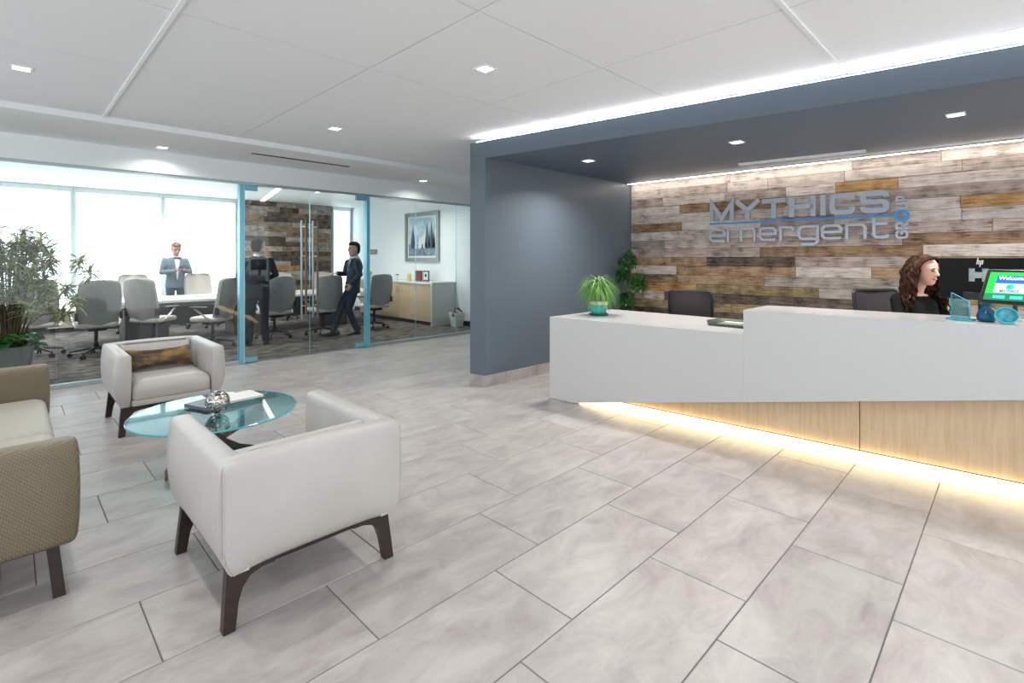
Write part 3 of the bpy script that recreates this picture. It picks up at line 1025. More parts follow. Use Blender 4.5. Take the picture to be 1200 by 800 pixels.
# ------------------------------------------------------------------ lounge seating
def club_seat(name, label, cat, loc, rz, W, body, seat_m, boxy=False, back_cushion=True):
    """local frame: front towards +Y, floor at z = 0"""
    t = thing(name, label, cat, loc, rz)
    hw = W / 2 - .01
    zs = [.235, .25, .29, .36, .45, .54, .62, .65, .664, .67]
    bul = [-.045, -.03, -.008, .016, .028, .024, .008, .0, -.008, -.022]
    fr = [.385, .395, .412, .432, .445, .445, .437, .432, .426, .412]
    if boxy:
        zs = [.222, .228, .25, .33, .45, .54, .62, .65, .664, .67]
        bul = [-.012, -.004, .002, .006, .008, .006, .003, .0, -.006, -.016]
        fr = [.425, .433, .440, .446, .448, .446, .442, .438, .432, .420]
    for sgn in (-1, 1):
        rings = []
        for z, b, f in zip(zs, bul, fr):
            inn = hw - .10 + (.012 if z > .655 else 0) + (.012 if z > .668 else 0)
            ring = []
            yb = -.43
            n = 9
            for k in range(n + 1):       # outer side, back to front
                s = k / n
                y = yb + (f - .02 - yb) * s
                bow = math.sin(PI * min(1, .12 + s * .76)) ** .8
                ring.append((sgn * (hw + b * bow + (.0 if b > 0 else b * (1 - bow) * .6)), y, z))
            ring.append((sgn * (hw + b * .35 - .012), f - .006, z))
            ring.append((sgn * (hw - .03), f, z))
            ring.append((sgn * (inn + .03), f, z))
            ring.append((sgn * (inn + .006), f - .008, z))
            ring.append((sgn * inn, f - .028, z))
            ring.append((sgn * inn, yb, z))
            if sgn < 0:
                ring.reverse()
            rings.append(ring)
        m = MB(); m.loft(rings); m.build('arm', body, t, 50)
    # back, full width, gently crowned along the top
    rings = []
    nx = 12
    for z, b, ins in zip(zs, [-.03, -.02, -.004, .008, .014, .012, .004, 0, -.004, -.012], [.02, .008, 0, 0, 0, 0, 0, .004, .012, .03]):
        ring = []
        w2 = hw - .004 - ins * .4
        wb = w2 + (-.03 if z < .26 else (-.012 if z < .30 else 0))
        for k in range(nx + 1):
            s = -1 + 2 * k / nx
            zz = z + (.012 * (1 - s * s) if z > .6 else 0)
            ring.append((s * wb, -.445 - b * (1 - s ** 4) + ins * .5, zz))
        for k in range(nx + 1):
            s = 1 - 2 * k / nx
            zz = z + (.012 * (1 - s * s) if z > .6 else 0)
            ring.append((s * wb, -.33 - ins * .5 + (z - .4) * -.06, zz))
        rings.append(ring)
    m = MB(); m.loft(rings); m.build('back', body, t, 50)
    # seam piping down the two rear corners
    for sgn in (-1, 1):
        m = MB(); m.tube([(sgn * (hw - .006), -.4455, z) for z in (.30, .38, .45, .55, .645)], .0026, 6); m.build('seam', MT['leather_seam'] if body == MT['white_leather'] else body, t, 60)
    iw = hw - .102
    ncush = 1 if W < 1.2 else 2
    for k in range(ncush):
        x0 = -iw + k * 2 * iw / ncush; x1 = x0 + 2 * iw / ncush
        rings = []
        for z, ins, cr in ((.29, .006, 0), (.30, .0, 0), (.36, -.0, 0), (.395, .004, 0), (.412, .014, .25), (.422, .03, .6), (.43, .06, 1), (.432, .12, 1.1)):
            rings.append([(x, y, zz + (cr * .014)) for x, y, zz in rrect(x0 + .002, x1 - .002, -.325, .425, .035, z, 4, max(0, ins))])
        m = MB(); m.loft(rings); m.build('seat_cushion', seat_m, t, 50)
    m = MB(); m.rbox(-iw + .001, iw - .001, -.30, .415, .236, .288, .01); m.build('seat_apron', body, t, 40)
    if back_cushion:
        rings = []
        for z, ins in ((.43, .02), (.445, .004), (.50, 0), (.58, 0), (.64, .006), (.662, .022), (.668, .045)):
            yf = -.215 - (z - .43) * .36
            rings.append([(x, y, zz + .018 * (1 - (x / iw) ** 2) * (1 if z > .6 else 0)) for x, y, zz in rrect(-iw + .004, iw - .004, -.345, yf, .02, z, 3, ins)])
        m = MB(); m.loft(rings); m.build('back_cushion', body, t, 50)
    # dark wood sub-frame with bracket legs
    lx, ly = W / 2 - .045, .355
    for sx in (-1, 1):
        for sy in (-1, 1):
            prof = [(.0, .234), (-.012, .10), (-.02, .0), (.024, .0), (.038, .10), (.055, .15), (.085, .185), (.13, .198), (.18, .20), (.18, .234)]
            m = MB()
            poly = [(sx * (lx - s), z) for s, z in prof]
            top = [(x, sy * ly + sy * (.234 - z) * .10, z) for x, z in poly]
            a = [(x, y - .021, z) for x, y, z in top]; b = [(x, y + .021, z) for x, y, z in top]
            m.loft([a, b]); m.build('leg', MT['dark_wood'], t, 30)
    for sy in (-1, 1):
        m = MB(); m.box(-lx + .18, lx - .18, sy * ly - .018, sy * ly + .018, .201, .234); m.build('rail', MT['dark_wood'], t)
    for sx in (-1, 1):
        m = MB(); m.box(sx * (lx - .03) - .016, sx * (lx - .03) + .016, -ly + .02, ly - .02, .204, .234); m.build('rail', MT['dark_wood'], t)
    return t


club_seat('armchair', 'white leather barrel armchair turned with its plain back to the reception floor', 'armchair', (.965, 2.56, 0), 0, .80, MT['white_leather'], MT['white_leather'])
club_seat('armchair', 'white leather barrel armchair holding the brown velvet cushion, by the glass wall', 'armchair', (1.02, 5.56, 0), PI, .80, MT['white_leather'], MT['white_leather'])
club_seat('loveseat', 'wide tan dotted vinyl loveseat with a pale seat at the coffee table', 'sofa', (-.215, 4.04, 0), -PI / 2, 2.30, MT['tan_fabric'], MT['tan_seat'], True)

# lumbar cushion
m = MB()
rings = []
N_ = 14
for i in range(N_ + 1):
    s = -1 + 2 * i / N_
    e = max(.0, 1 - abs(s) ** 4)
    w = .26 * s
    hgt = .105 * (.80 + .20 * abs(s) ** 2)
    th = .004 + .058 * e ** .6
    ring = []
    for k in range(16):
        a = 2 * PI * k / 16
        ca, sa = math.cos(a), math.sin(a)
        ring.append((w * (1 - .03 * (1 - abs(sa))), th * (abs(ca) ** .8) * (1 if ca > 0 else -1), hgt * (abs(sa) ** .6) * (1 if sa > 0 else -1)))
    rings.append(ring)
m.loft(rings)
o = m.build('cushion', MT['velvet'], None, 60)
tag(o, 'brown and gold crushed velvet lumbar cushion lying in the white armchair', 'cushion')
o.location = (1.01, 5.60, .545); o.rotation_euler = (math.radians(-22), 0, math.radians(4))

# ------------------------------------------------------------------ coffee table
TX, TY, TZ = 1.03, 3.92, .41
tb = thing('coffee_table', 'round glass coffee table on crossed dark wood blades', 'table', (TX, TY, 0))
m = MB()
n = 64; rr = .51
ringb = lambda r, z: [(r * math.cos(2 * PI * k / n), r * math.sin(2 * PI * k / n), z) for k in range(n)]
m.add(ringb(rr - .003, TZ), [tuple(range(n))])
m.add(ringb(rr - .003, TZ - .012), [tuple(reversed(range(n)))])
m.cur = 1
m.loft([ringb(rr - .003, TZ - .012), ringb(rr, TZ - .009), ringb(rr, TZ - .003), ringb(rr - .003, TZ)], caps=False)
m.build('glass_top', [MT['table_glass'], MT['aqua_edge']], tb)
for k in range(3):
    th = math.radians(-18 + 120 * k)
    d = Vector((math.cos(th), math.sin(th), 0)); w = Vector((-d.y, d.x, 0))
    m = MB(); rings = []
    for s, wd in ((-1, .085), (-.5, .06), (0, .045), (.5, .065), (1, .10)):
        c = d * (.29 * s) + Vector((0, 0, .199 + .196 * s * 1.0)) + w * (.02)
        zt = .02 + .012 * abs(s)
        off = wd
        cz = max(c.z, zt + .001); cz = min(cz, TZ - .0135 - zt)
        rings.append([tuple(Vector((c.x, c.y, cz)) + w * a + Vector((0, 0, b))) for a, b in ((-off, -zt), (off, -zt), (off, zt), (-off, zt))])
    m.loft(rings); m.build('blade_leg', MT['mid_wood'] if k == 0 else MT['dark_wood'], tb, 40)

# books and orb
def book(x, y, z, w, d, h, rz, label, cover, grp=None):
    t = thing('magazine', label, 'magazine', (x, y, z), rz, grp)
    m = MB(); m.box(-w / 2 + .003, w / 2 - .003, -d / 2 + .003, d / 2 - .003, .0031, h - .0031); m.build('pages', MT['paper'], t)
    m = MB(); m.box(-w / 2, w / 2, -d / 2, d / 2, 0, .003); m.box(-w / 2, w / 2, -d / 2, d / 2, h - .003, h); m.box(-w / 2, -w / 2 + .003, -d / 2, d / 2, .003, h - .003)
    m.build('cover', cover, t)
    return t


book(1.08, 4.10, TZ + .0005, .32, .24, .022, .35, 'grey covered magazine lying under the metal orb on the glass table', MT['book_grey'])
book(1.20, 4.06, TZ + .023, .29, .22, .014, .12, 'thin white covered magazine on top of the grey one on the glass table', MT['paper'])
orb = thing('decorative_orb', 'openwork silver metal orb of crossed bands on the glass coffee table', 'ornament', (1.01, 3.82, TZ + .079), .3)
for k in range(9):
    a = Vector((math.sin(k * 2.4) * math.sqrt(1 - ((k + .5) / 9) ** 2), math.cos(k * 2.4) * math.sqrt(1 - ((k + .5) / 9) ** 2), (k + .5) / 9))
    m = MB(); m.torus((0, 0, 0), .073, .003, a, 30, 6, flat=.008); m.build('band', MT['chrome'], orb, 60)

# ------------------------------------------------------------------ conference chairs
def office_chair(label):
    t = thing('conference_chair', label, 'chair', (0, 0, 0), 0, 'chairs around the conference table')
    # backrest shell: slices in z, each a curved band
    def shell(zs, y_off, th, shrink=0):
        rings = []
        for i, (z, w) in enumerate(zs):
            w -= shrink
            v = (z - .46) / .70
            yb = -.235 - .13 * v - .03 * math.sin(v * PI) + y_off
            ring = []
            n = 12
            for k in range(n + 1):
                s = -1 + 2 * k / n
                ring.append((s * w, yb + .055 * s * s, z))
            for k in range(n + 1):
                s = 1 - 2 * k / n
                ring.append((s * w, yb + th + .05 * s * s, z))
            rings.append(ring)
        return rings
    prof = [(.455, .13), (.462, .17), (.48, .205), (.52, .232), (.62, .252), (.74, .262), (.88, .262), (1.0, .252), (1.08, .242), (1.115, .228), (1.135, .205), (1.147, .165), (1.15, .12)]
    m = MB(); m.loft(shell(prof, 0, .045)); m.build('backrest', MT['chair_grey'], t, 60)
    m = MB(); m.loft(shell([(z + (.02 if i < 3 else -.012 if i > 9 else 0), w) for i, (z, w) in enumerate(prof)], .046, .03, .018)); m.build('back_cushion', MT['chair_beige'], t, 60)
    m = MB(); m.rbox(-.25, .25, -.24, .26, .44, .52, .03, 4, .09); m.build('seat', MT['chair_beige'], t, 50)
    m = MB(); m.rbox(-.11, .11, -.14, .12, .385, .438, .01); m.build('tilt_mechanism', MT['black_plastic'], t, 40)
    for sx in (-1, 1):
        m = MB(); m.tube([(sx * .245, -.17, .455), (sx * .285, -.10, .50), (sx * .295, .06, .62), (sx * .295, .13, .668)], [(.012, .02)] * 4, 8, up=(1, 0, 0)); a = m.build('armrest', MT['steel'], t, 50)
        m = MB(); m.rbox(sx * .295 - .034, sx * .295 + .034, -.11, .18, .669, .695, .01, 3, .03); m.build('arm_pad', MT['black_plastic'], a, 50)
        m = MB(); m.rbox(sx * .262 - .013, sx * .262 + .013, -.27, -.20, .56, .68, .006); m.build('side_bracket', MT['black_plastic'], t, 50)
    m = MB(); m.lathe([(.03, .10), (.03, .20), (.024, .205), (.024, .384)], 12); m.build('column', MT['black_plastic'], t, 40)
    for k in range(5):
        a = 2 * PI * k / 5 + .3
        m = MB(); d = (math.cos(a), math.sin(a))
        m.tube([(d[0] * .02, d[1] * .02, .125), (d[0] * .16, d[1] * .16, .105), (d[0] * .31, d[1] * .31, .08)], [(.026, .022), (.022, .017), (.016, .012)], 8, up=(0, 0, 1))
        l = m.build('base_leg', MT['black_plastic'], t, 50)
        m = MB()
        for q in (-.016, .016):
            c = Vector((d[0] * .305, d[1] * .305, .0305)); s = Vector((-d[1], d[0], 0))
            m.tube([c + s * (q - .009), c + s * (q + .009)], .03, 12)
        m.tube([(d[0] * .305, d[1] * .305, .03), (d[0] * .305, d[1] * .305, .085)], .008, 6)
        m.build('caster', MT['black_plastic'], l, 50)
    return t


chairs = [
    (.33, 10.40, -.1, 'grey conference chair behind the variegated plant, beyond its leaves'),
    (.96, 9.82, .05, 'grey conference chair with its back to the glass, square behind the white armchair arm'),
    (1.70, 9.98, -.85, 'grey conference chair swivelled sideways behind the armchair with the velvet cushion'),
    (2.42, 9.42, .75, 'grey conference chair swivelled towards the table next to the left door post'),
    (3.52, 9.75, .1, 'grey conference chair beside the man in the navy suit seen from behind'),
    (4.36, 9.56, .05, 'grey conference chair under the hand of the man standing in profile'),
    (5.50, 9.62, .05, 'grey conference chair in front of the wooden credenza'),
    (1.83, 12.45, PI, 'pale conference chair across the table, to the side of the man with the phone'),
    (2.98, 12.40, PI + .05, 'pale conference chair across the table, in front of the man with the phone'),
    (4.75, 12.55, PI - .1, 'pale conference chair across the table before the dark plank wall, behind the door handles'),
    (5.75, 12.35, PI + .1, 'pale conference chair across the table by the end of the dark plank wall'),
]
proto = office_chair(chairs[0][3])
kids(proto)
trees = [proto] + [copy_tree(proto) for _ in chairs[1:]]
for o, (x, y, a, lb) in zip(trees, chairs):
    o.location = (x, y, 0); o.rotation_euler = (0, 0, a); o['label'] = lb

# conference table
tb = thing('conference_table', 'long pale boat-shaped conference table behind the glass wall', 'table', (3.45, 11.05, 0))
m = MB()
pts = []
for k in range(13):
    s = -1 + 2 * k / 12
    pts.append((2.75 * s, -.62 - .14 * (1 - s * s)))
poly = pts + [(-x, -y) for x, y in pts]
m.prism(poly, .705, .745); m.build('table_top', MT['table_top'], tb)
for x in (-1.7, 0, 1.7):
    m = MB(); m.rbox(x - .32, x + .32, -.3, .3, .001, .704, .01); m.build('pedestal', MT['table_base'], tb)
m = MB(); m.box(-1.37, -.33, -.02, .02, .25, .704); m.build('modesty_panel', MT['table_base'], tb)
m = MB(); m.box(.33, 1.37, -.02, .02, .25, .704); m.build('modesty_panel', MT['table_base'], tb)
m = MB(); m.box(-.9, -.35, -.06, .06, .7455, .749); m.build('power_hatch', MT['black_plastic'], tb)
m = MB(); m.box(.5, 1.05, -.06, .06, .7455, .749); m.build('power_hatch', MT['black_plastic'], tb)
for x, y, lb in ((2.3, 10.75, 'white sheets of paper on the conference table before the man with the phone'), (5.0, 10.8, 'white sheets of paper on the conference table behind the door handles')):
    m = MB(); m.box(-.15, .15, -.1, .1, 0, .004); o = m.build('paper_sheets', MT['paper']); o.location = (x, y, .746); o.rotation_euler = (0, 0, .2)
    tag(o, lb, 'paper')

# ------------------------------------------------------------------ credenza wall
cr = thing('credenza', 'wood-fronted credenza with a white waterfall top under the sailing picture', 'cabinet', (6.53, 8.96, 0))
m = MB(); m.box(.02, .62, .045, 3.2, .08, .905); m.build('body', MT['veneer'], cr)
m = MB(); m.box(-.02, .63, -.0, 3.25, .91, .95); m.build('countertop', MT['desk_top'], cr)
m = MB(); m.box(-.02, .63, 0, .04, .001, .909); m.build('end_panel', MT['desk_top'], cr)
m = MB(); m.box(.06, .60, .06, 3.2, .001, .079); m.build('toe_kick', MT['base_dark'], cr)
for a, b, hside in ((.76, 1.36, 1), (1.365, 1.965, 0), (1.97, 2.57, 1), (2.575, 3.17, 0)):
    m = MB(); m.box(0, .019, a, b, .09, .90); d = m.build('door', MT['veneer'], cr)
    hy_ = b - .07 if hside else a + .05
    m = MB(); m.tube([(-.025, hy_, .68), (-.025, hy_, .84)], .006, 8)
    for z in (.70, .82): m.tube([(-.025, hy_, z), (0, hy_, z)], .004, 6)
    m.build('handle', MT['steel'], d, 50)
for a, b in ((.09, .49), (.495, .90)):
    m = MB(); m.box(0, .019, .05, .755, a, b); d = m.build('drawer', MT['veneer'], cr)
    z = b - .07
    m = MB(); m.tube([(-.025, .30, z), (-.025, .50, z)], .006, 8)
    for yy in (.32, .48): m.tube([(-.025, yy, z), (0, yy, z)], .004, 6)
    m.build('handle', MT['steel'], d, 50)

# things on the credenza
def onc(y, x=6.9):
    return (x, y, .951)
o = thing('photo_frame', 'dark framed small photograph standing on the credenza', 'photo frame', onc(9.72), .1)
m = MB(); m.box(-.012, .012, -.10, .10, 0, .24); m.build('frame', MT['base_dark'], o)
m = MB(); m.box(-.0135, -.0122, -.075, .075, .03, .21); m.build('photograph', MT['pic_mat'], o)
m = MB(); m.ball((-.0137, 0, .13), (.002, .035, .05), 10, 6); m.build('portrait', MT['hair_dark'], o)
o = thing('boxed_book', 'dark red hardback standing on the credenza beside the photo frame', 'book', onc(10.02), .05)
m = MB(); m.box(-.02, .02, -.12, .12, 0, .24); m.build('cover', MT['book_red'], o)
m = MB(); m.box(-.016, .016, -.117, .1225, .004, .2402); m.build('pages', MT['paper'], o)
o = thing('yellow_jar', 'small yellow jar on the credenza', 'jar', onc(10.42))
m = MB(); m.lathe([(.05, 0), (.055, .02), (.055, .12), (.045, .14)], 14); m.build('body', MT['yellow'], o, 40)
m = MB(); m.lathe([(.047, .14), (.047, .16), (.02, .168)], 14); m.build('lid', MT['cream_glaze'], o, 40)
o = thing('white_cup', 'small white lidded cup on the credenza beside the yellow jar', 'cup', onc(10.95))
m = MB(); m.lathe([(.032, 0), (.042, .11), (.042, .115)], 14); m.build('body', MT['paper'], o, 40)
m = MB(); m.lathe([(.044, .115), (.044, .125), (.03, .135)], 14); m.build('lid', MT['book_red'], o, 40)
o = thing('green_ball', 'small bright green ball on a stand at the far end of the credenza', 'ornament', onc(12.0, 6.75))
m = MB(); m.lathe([(.04, 0), (.04, .01), (.012, .02), (.012, .10)], 12); m.build('stand', MT['steel'], o, 40)
m = MB(); m.ball((0, 0, .15), .05); m.build('ball', MT['green_plastic'], o, 60)

# waste bin
o = thing('waste_bin', 'white waste bin with a bag rim standing at the credenza end', 'bin', (6.93, 8.62, 0))
m = MB(); m.loft([rrect(-.11, .11, -.09, .09, .03, 0), rrect(-.135, .135, -.115, .115, .03, .26), rrect(-.14, .14, -.12, .12, .03, .30), rrect(-.128, .128, -.108, .108, .03, .30), rrect(-.105, .105, -.085, .085, .03, .02)], caps=True); m.build('bucket', MT['bin'], o, 40)
m = MB(); m.loft([rrect(-.143, .143, -.123, .123, .035, .255), rrect(-.148, .148, -.128, .128, .035, .28), rrect(-.144, .144, -.124, .124, .035, .306), rrect(-.125, .125, -.106, .106, .03, .304)], caps=False); m.build('bag_rim', MT['paper'], o, 50)
for k, (x, y, z, a, lb) in enumerate(((6.90, 8.572, .285, .35, 'dark red carton poking out of the white waste bin'), (6.98, 8.668, .275, -.3, 'smaller dark red carton leaning in the white waste bin'))):
    m = MB(); sx = .10 - .02 * k
    m.box(-sx, sx, -.03, .03, -.12, .08); q = m.build('carton', MT['book_red']); q.location = (x, y, z + .02); q.rotation_euler = (0, a * 1.4, 0)
    tag(q, lb, 'carton')
    m = MB(); m.box(-sx + .01, sx - .01, -.031, -.0301, -.0, .05); m.build('label', MT['paper'], q)

# picture on the right wall
pic = thing('framed_picture', 'framed picture of sailing boats on the conference room wall', 'picture', (7.168, 10.25, 2.0))
pw, ph = .70, .60
m = MB()
for a, b, c, d in ((-pw, pw, ph - .09, ph), (-pw, pw, -ph, -ph + .09), (-pw, -pw + .09, -ph + .09, ph - .09), (pw - .09, pw, -ph + .09, ph - .09)):
    m.box(-.045, -.001, a, b, c, d)
m.build('frame', MT['pic_frame'], pic)
m = MB(); m.box(-.02, -.001, -pw + .09, pw - .09, -ph + .09, ph - .09); m.build('mount', MT['pic_mat'], pic)
iw, ih = pw - .14, ph - .14
m = MB(); m.box(-.022, -.0201, -iw, iw, -ih + .28, ih); canvas = m.build('canvas', MT['pic_sky'], pic)
m = MB(); m.box(-.022, -.0201, -iw, iw, -ih, -ih + .28); m.build('painted_sea', MT['pic_sea'], canvas)
for yc_, hh, wd, mt_ in ((.40, .58, .13, 'pic_sail'), (-.20, .72, .14, 'pic_sail'), (-.36, .86, .16, 'pic_sail'), (-.12, .45, .1, 'pic_light'), (.1, .3, .09, 'pic_light'), (.28, .3, .08, 'pic_light'), (-.48, .4, .08, 'pic_sail')):
    hh = min(hh, ih * 2 - .3)
    z0 = -ih + .24
    m = MB(); m.add([(-.0226, yc_, z0), (-.0226, yc_ - wd, z0), (-.0226, yc_ - wd * .15, z0 + hh), (-.0226, yc_ + wd * .5, z0), (-.0226, yc_ + .005, z0 + hh * .85)], [(0, 1, 2), (3, 0, 4)])
    m.add([(-.0225, yc_ + wd * .6, z0), (-.0225, yc_ - wd, z0), (-.0225, yc_ - wd * .7, z0 - .06), (-.0225, yc_ + wd * .3, z0 - .06)], [(0, 1, 2, 3)])
    m.build('painted_boat', MT[mt_], canvas)
o = thing('wall_plaque', 'small bronze plaque on the conference room wall near the window', 'plaque', (7.168, 12.55, 1.66))
m = MB(); m.box(-.012, 0, -.17, .17, -.065, .065); m.build('plate', MT['plaque'], o)
m = MB()
for z in (-.025, .0, .025): m.box(-.0135, -.0121, -.12, .12, z - .004, z + .004)
m.build('engraving', MT['cream_glaze'], o)
for y, z, lb in ((8.5, 1.2, 'white switch plate on the conference wall nearest the glass'),):
    o = thing('switch_plate', lb, 'switch', (7.169, y, z))
    m = MB(); m.box(-.006, 0, -.04, .04, -.06, .06); m.build('plate', MT['paper'], o)
    m = MB(); m.box(-.010, -.0061, -.015, .015, -.03, .03); m.build('rocker', MT['runner'], o)


# ------------------------------------------------------------------ plants
def leaf(mb, base, d, ln, wd, droop, seg=4, fold=.25):
    base = Vector(base); d = Vector(d).normalized()
    side = d.cross(Vector((0, 0, 1)))
    if side.length < .05: side = Vector((1, 0, 0))
    side.normalize()
    p = base.copy(); rows = []
    for k in range(seg + 1):
        s = k / seg
        w = wd * (math.sin(PI * min(1, .12 + s * .88)) ** .7) if k < seg else .0004
        up = side.cross(d).normalized()
        rows.append([p - side * w / 2 + up * w * fold, p.copy(), p + side * w / 2 + up * w * fold])
        d = (d + Vector((0, 0, -droop / seg))).normalized()
        p = p + d * ln / seg
    v = [tuple(q) for r in rows for q in r]
    f = []
    for k in range(seg):
        a = k * 3
        f += [(a, a + 1, a + 4, a + 3), (a + 1, a + 2, a + 5, a + 4)]
    mb.add(v, f)


pl = random.Random(21)
# variegated dracaena in a grey planter, just inside the glass
pt_ = thing('potted_plant', 'tall bushy variegated plant with narrow leaves in a grey planter', 'plant', (.02, 8.35, 0))
m = MB(); m.loft([rrect(-.17, .17, -.17, .17, .05, 0), rrect(-.215, .215, -.215, .215, .06, .40), rrect(-.22, .22, -.22, .22, .06, .44), rrect(-.20, .20, -.20, .20, .05, .44), rrect(-.19, .19, -.19, .19, .05, .38)]); m.build('planter', MT['pot_grey'], pt_, 40)
m = MB(); m.loft([rrect(-.185, .185, -.185, .185, .05, .381), rrect(-.18, .18, -.18, .18, .05, .40)]); m.build('soil', MT['soil'], pt_)
stems = MB()
tips = []
ccx = [(-.30, .1, 1.72), (-.12, -.05, 1.82), (.12, .05, 1.80), (.28, -.08, 1.72), (-.05, .15, 1.62), (.18, .18, 1.60), (-.35, -.1, 1.48), (.02, -.2, 1.50), (.22, -.12, 1.45),
       (.34, .05, 1.38), (-.2, .2, 1.35), (.08, .1, 1.32), (.30, -.2, 1.22), (-.1, -.25, 1.20), (.15, .2, 1.14), (.36, .1, 1.10), (-.32, .05, 1.15), (.05, -.1, 1.05), (.28, -.05, .98),
       (-.18, .1, .98), (.16, -.25, .90), (.33, .15, .86), (-.05, .2, .85), (-.3, -.2, .9), (.1, -.05, 1.66), (.0, .02, 1.4), (.24, .02, 1.6),
       (.62, -.05, 1.45), (.72, -.15, 1.30), (.58, -.2, .98), (.50, .1, 1.12), (.46, -.1, .80)]
for _k in range(26):
    _a = pl.uniform(0, 2 * PI); _r = pl.uniform(.12, .40)
    ccx.append((_r * math.cos(_a), _r * .7 * math.sin(_a), pl.uniform(.62, 1.75)))
for x, y, z in ccx:
    q = Vector((x, y, z))
    mid = Vector((x * .35, y * .35, .5 + (z - .5) * .55))
    stems.tube([(x * .12, y * .12, .39), tuple(mid), tuple(q * .5 + Vector((x * .28, y * .28, .5 + (z - .5) * .95)) * .5), tuple(q)], [.008, .006, .005, .0035], 6)
    tips.append(q)
stems.build('stem', MT['bark'], pt_, 60)
for q in tips:
    m = MB()
    nl = pl.randint(30, 40)
    for k in range(nl):
        a = pl.uniform(0, 2 * PI); e = pl.uniform(-.45, 1.0)
        d = Vector((math.cos(a) * math.cos(e), math.sin(a) * math.cos(e), math.sin(e)))
        b = q + Vector((0, 0, pl.uniform(-.10, .02)))
        leaf(m, b, d, pl.uniform(.14, .22), pl.uniform(.022, .032), pl.uniform(.3, 1.0))
    m.build('leaf_cluster', MT['leaf_var'], pt_)
for k in range(9):
    a = k * 2.4
    m = MB(); c = Vector((math.cos(a) * .16 + .05, math.sin(a) * .16, .47 + .05 * (k % 3)))
    for j in range(12):
        b = pl.uniform(0, 2 * PI); e = pl.uniform(-.1, .9)
        leaf(m, c + Vector((0, 0, -.04)), (math.cos(b) * math.cos(e) + math.cos(a) * .3, math.sin(b) * math.cos(e) + math.sin(a) * .3, math.sin(e)), pl.uniform(.12, .18), pl.uniform(.05, .08), .9)
    m.build('leaf_cluster', MT['leaf_dark'] if k % 2 else MT['leaf_mid'], pt_)

# ponytail palm on the low counter
pp = thing('potted_palm', 'small ponytail palm in a ribbed teal and cream pot on the low counter', 'plant', (4.52, 3.20, LZ + .001))
m = MB(); m.lathe([(.075, 0), (.10, .003), (.105, .018), (.085, .018)], 24); m.build('saucer', MT['saucer'], pp, 40)
m = MB()
for z0, r0, z1, r1 in ((.019, .074, .115, .098),):
    rings = []
    for s in (0, .2, .4, .6, .8, 1):
        r = r0 + (r1 - r0) * s ** .7; z = z0 + (z1 - z0) * s
        rings.append([((r + .0025 * math.cos(22 * a)) * math.cos(a), (r + .0025 * math.cos(22 * a)) * math.sin(a), z) for a in [2 * PI * k / 88 for k in range(88)]])
    m.loft(rings)
pot = m.build('pot', MT['teal_glaze'], pp, 60)
m = MB(); m.lathe([(.099, .116), (.103, .135), (.101, .152), (.092, .152), (.088, .138)], 30); m.build('rim', MT['cream_glaze'], pot, 50)
m = MB(); m.lathe([(.087, .136), (.086, .141)], 20); m.build('soil', MT['soil'], pp)
m = MB(); m.tube([(0, 0, .135), (.005, 0, .20), (-.004, .004, .28), (.0, .0, .35)], [.032, .022, .016, .012], 10); m.build('trunk', MT['bark'], pp, 50)
m = MB()
for k in range(420):
    a = pl.uniform(0, 2 * PI); e = pl.uniform(.0, 1.15)
    st = Vector((0, 0, pl.uniform(.27, .37)))
    leaf(m, st, (math.cos(a) * math.cos(e), math.sin(a) * math.cos(e), math.sin(e)), pl.uniform(.22, .36), .006, pl.uniform(1.8, 3.2), 6, .1)
tag(m.build('foliage', MT['leaf_grass'], pp), kind='stuff')

# cloud-pruned ficus standing on the floor behind the desk
fp = thing('topiary_tree', 'tall glossy green topiary of stacked leaf balls in the niche corner', 'plant', (6.33, 3.93, 0))
m = MB(); m.lathe([(.15, 0), (.19, .45), (.20, .50), (.18, .50), (.17, .44)], 24); m.build('planter', MT['pot_grey'], fp, 40)
m = MB(); m.lathe([(.168, .441), (.165, .455)], 20); m.build('soil', MT['soil'], fp)
m = MB()
m.tube([(0, 0, .44), (.02, -.02, .75), (-.02, .01, 1.0), (.02, .0, 1.25), (0, .02, 1.42)], [.022, .02, .017, .014, .01], 8)
m.tube([(-.01, 0, .98), (-.0, .06, 1.10), (-.01, .11, 1.20)], [.013, .011, .009], 8)
m.tube([(-.01, 0, .80), (-.03, -.08, .95), (-.03, -.13, 1.10)], [.014, .012, .01], 8)
m.build('trunk', MT['bark'], fp, 50)
for c, r in (((.0, .04, 1.43), .125), ((-.01, .11, 1.21), .105), ((-.02, -.13, 1.10), .11), ((.0, .05, .88), .105), ((-.02, .04, .70), .09)):
    m = MB()
    for k in range(210):
        z = pl.uniform(-.8, 1); a = pl.uniform(0, 2 * PI); q = math.sqrt(max(0, 1 - z * z))
        d = Vector((q * math.cos(a), q * math.sin(a), z))
        leaf(m, Vector(c) + d * r * pl.uniform(.45, .9), d + Vector((pl.uniform(-.6, .6), pl.uniform(-.6, .6), pl.uniform(-.2, .6))), pl.uniform(.05, .075), pl.uniform(.026, .036), .6, 3)
    m.build('leaf_ball', MT['leaf_dark'] if c[2] != 1.22 else MT['leaf_dark'], fp)

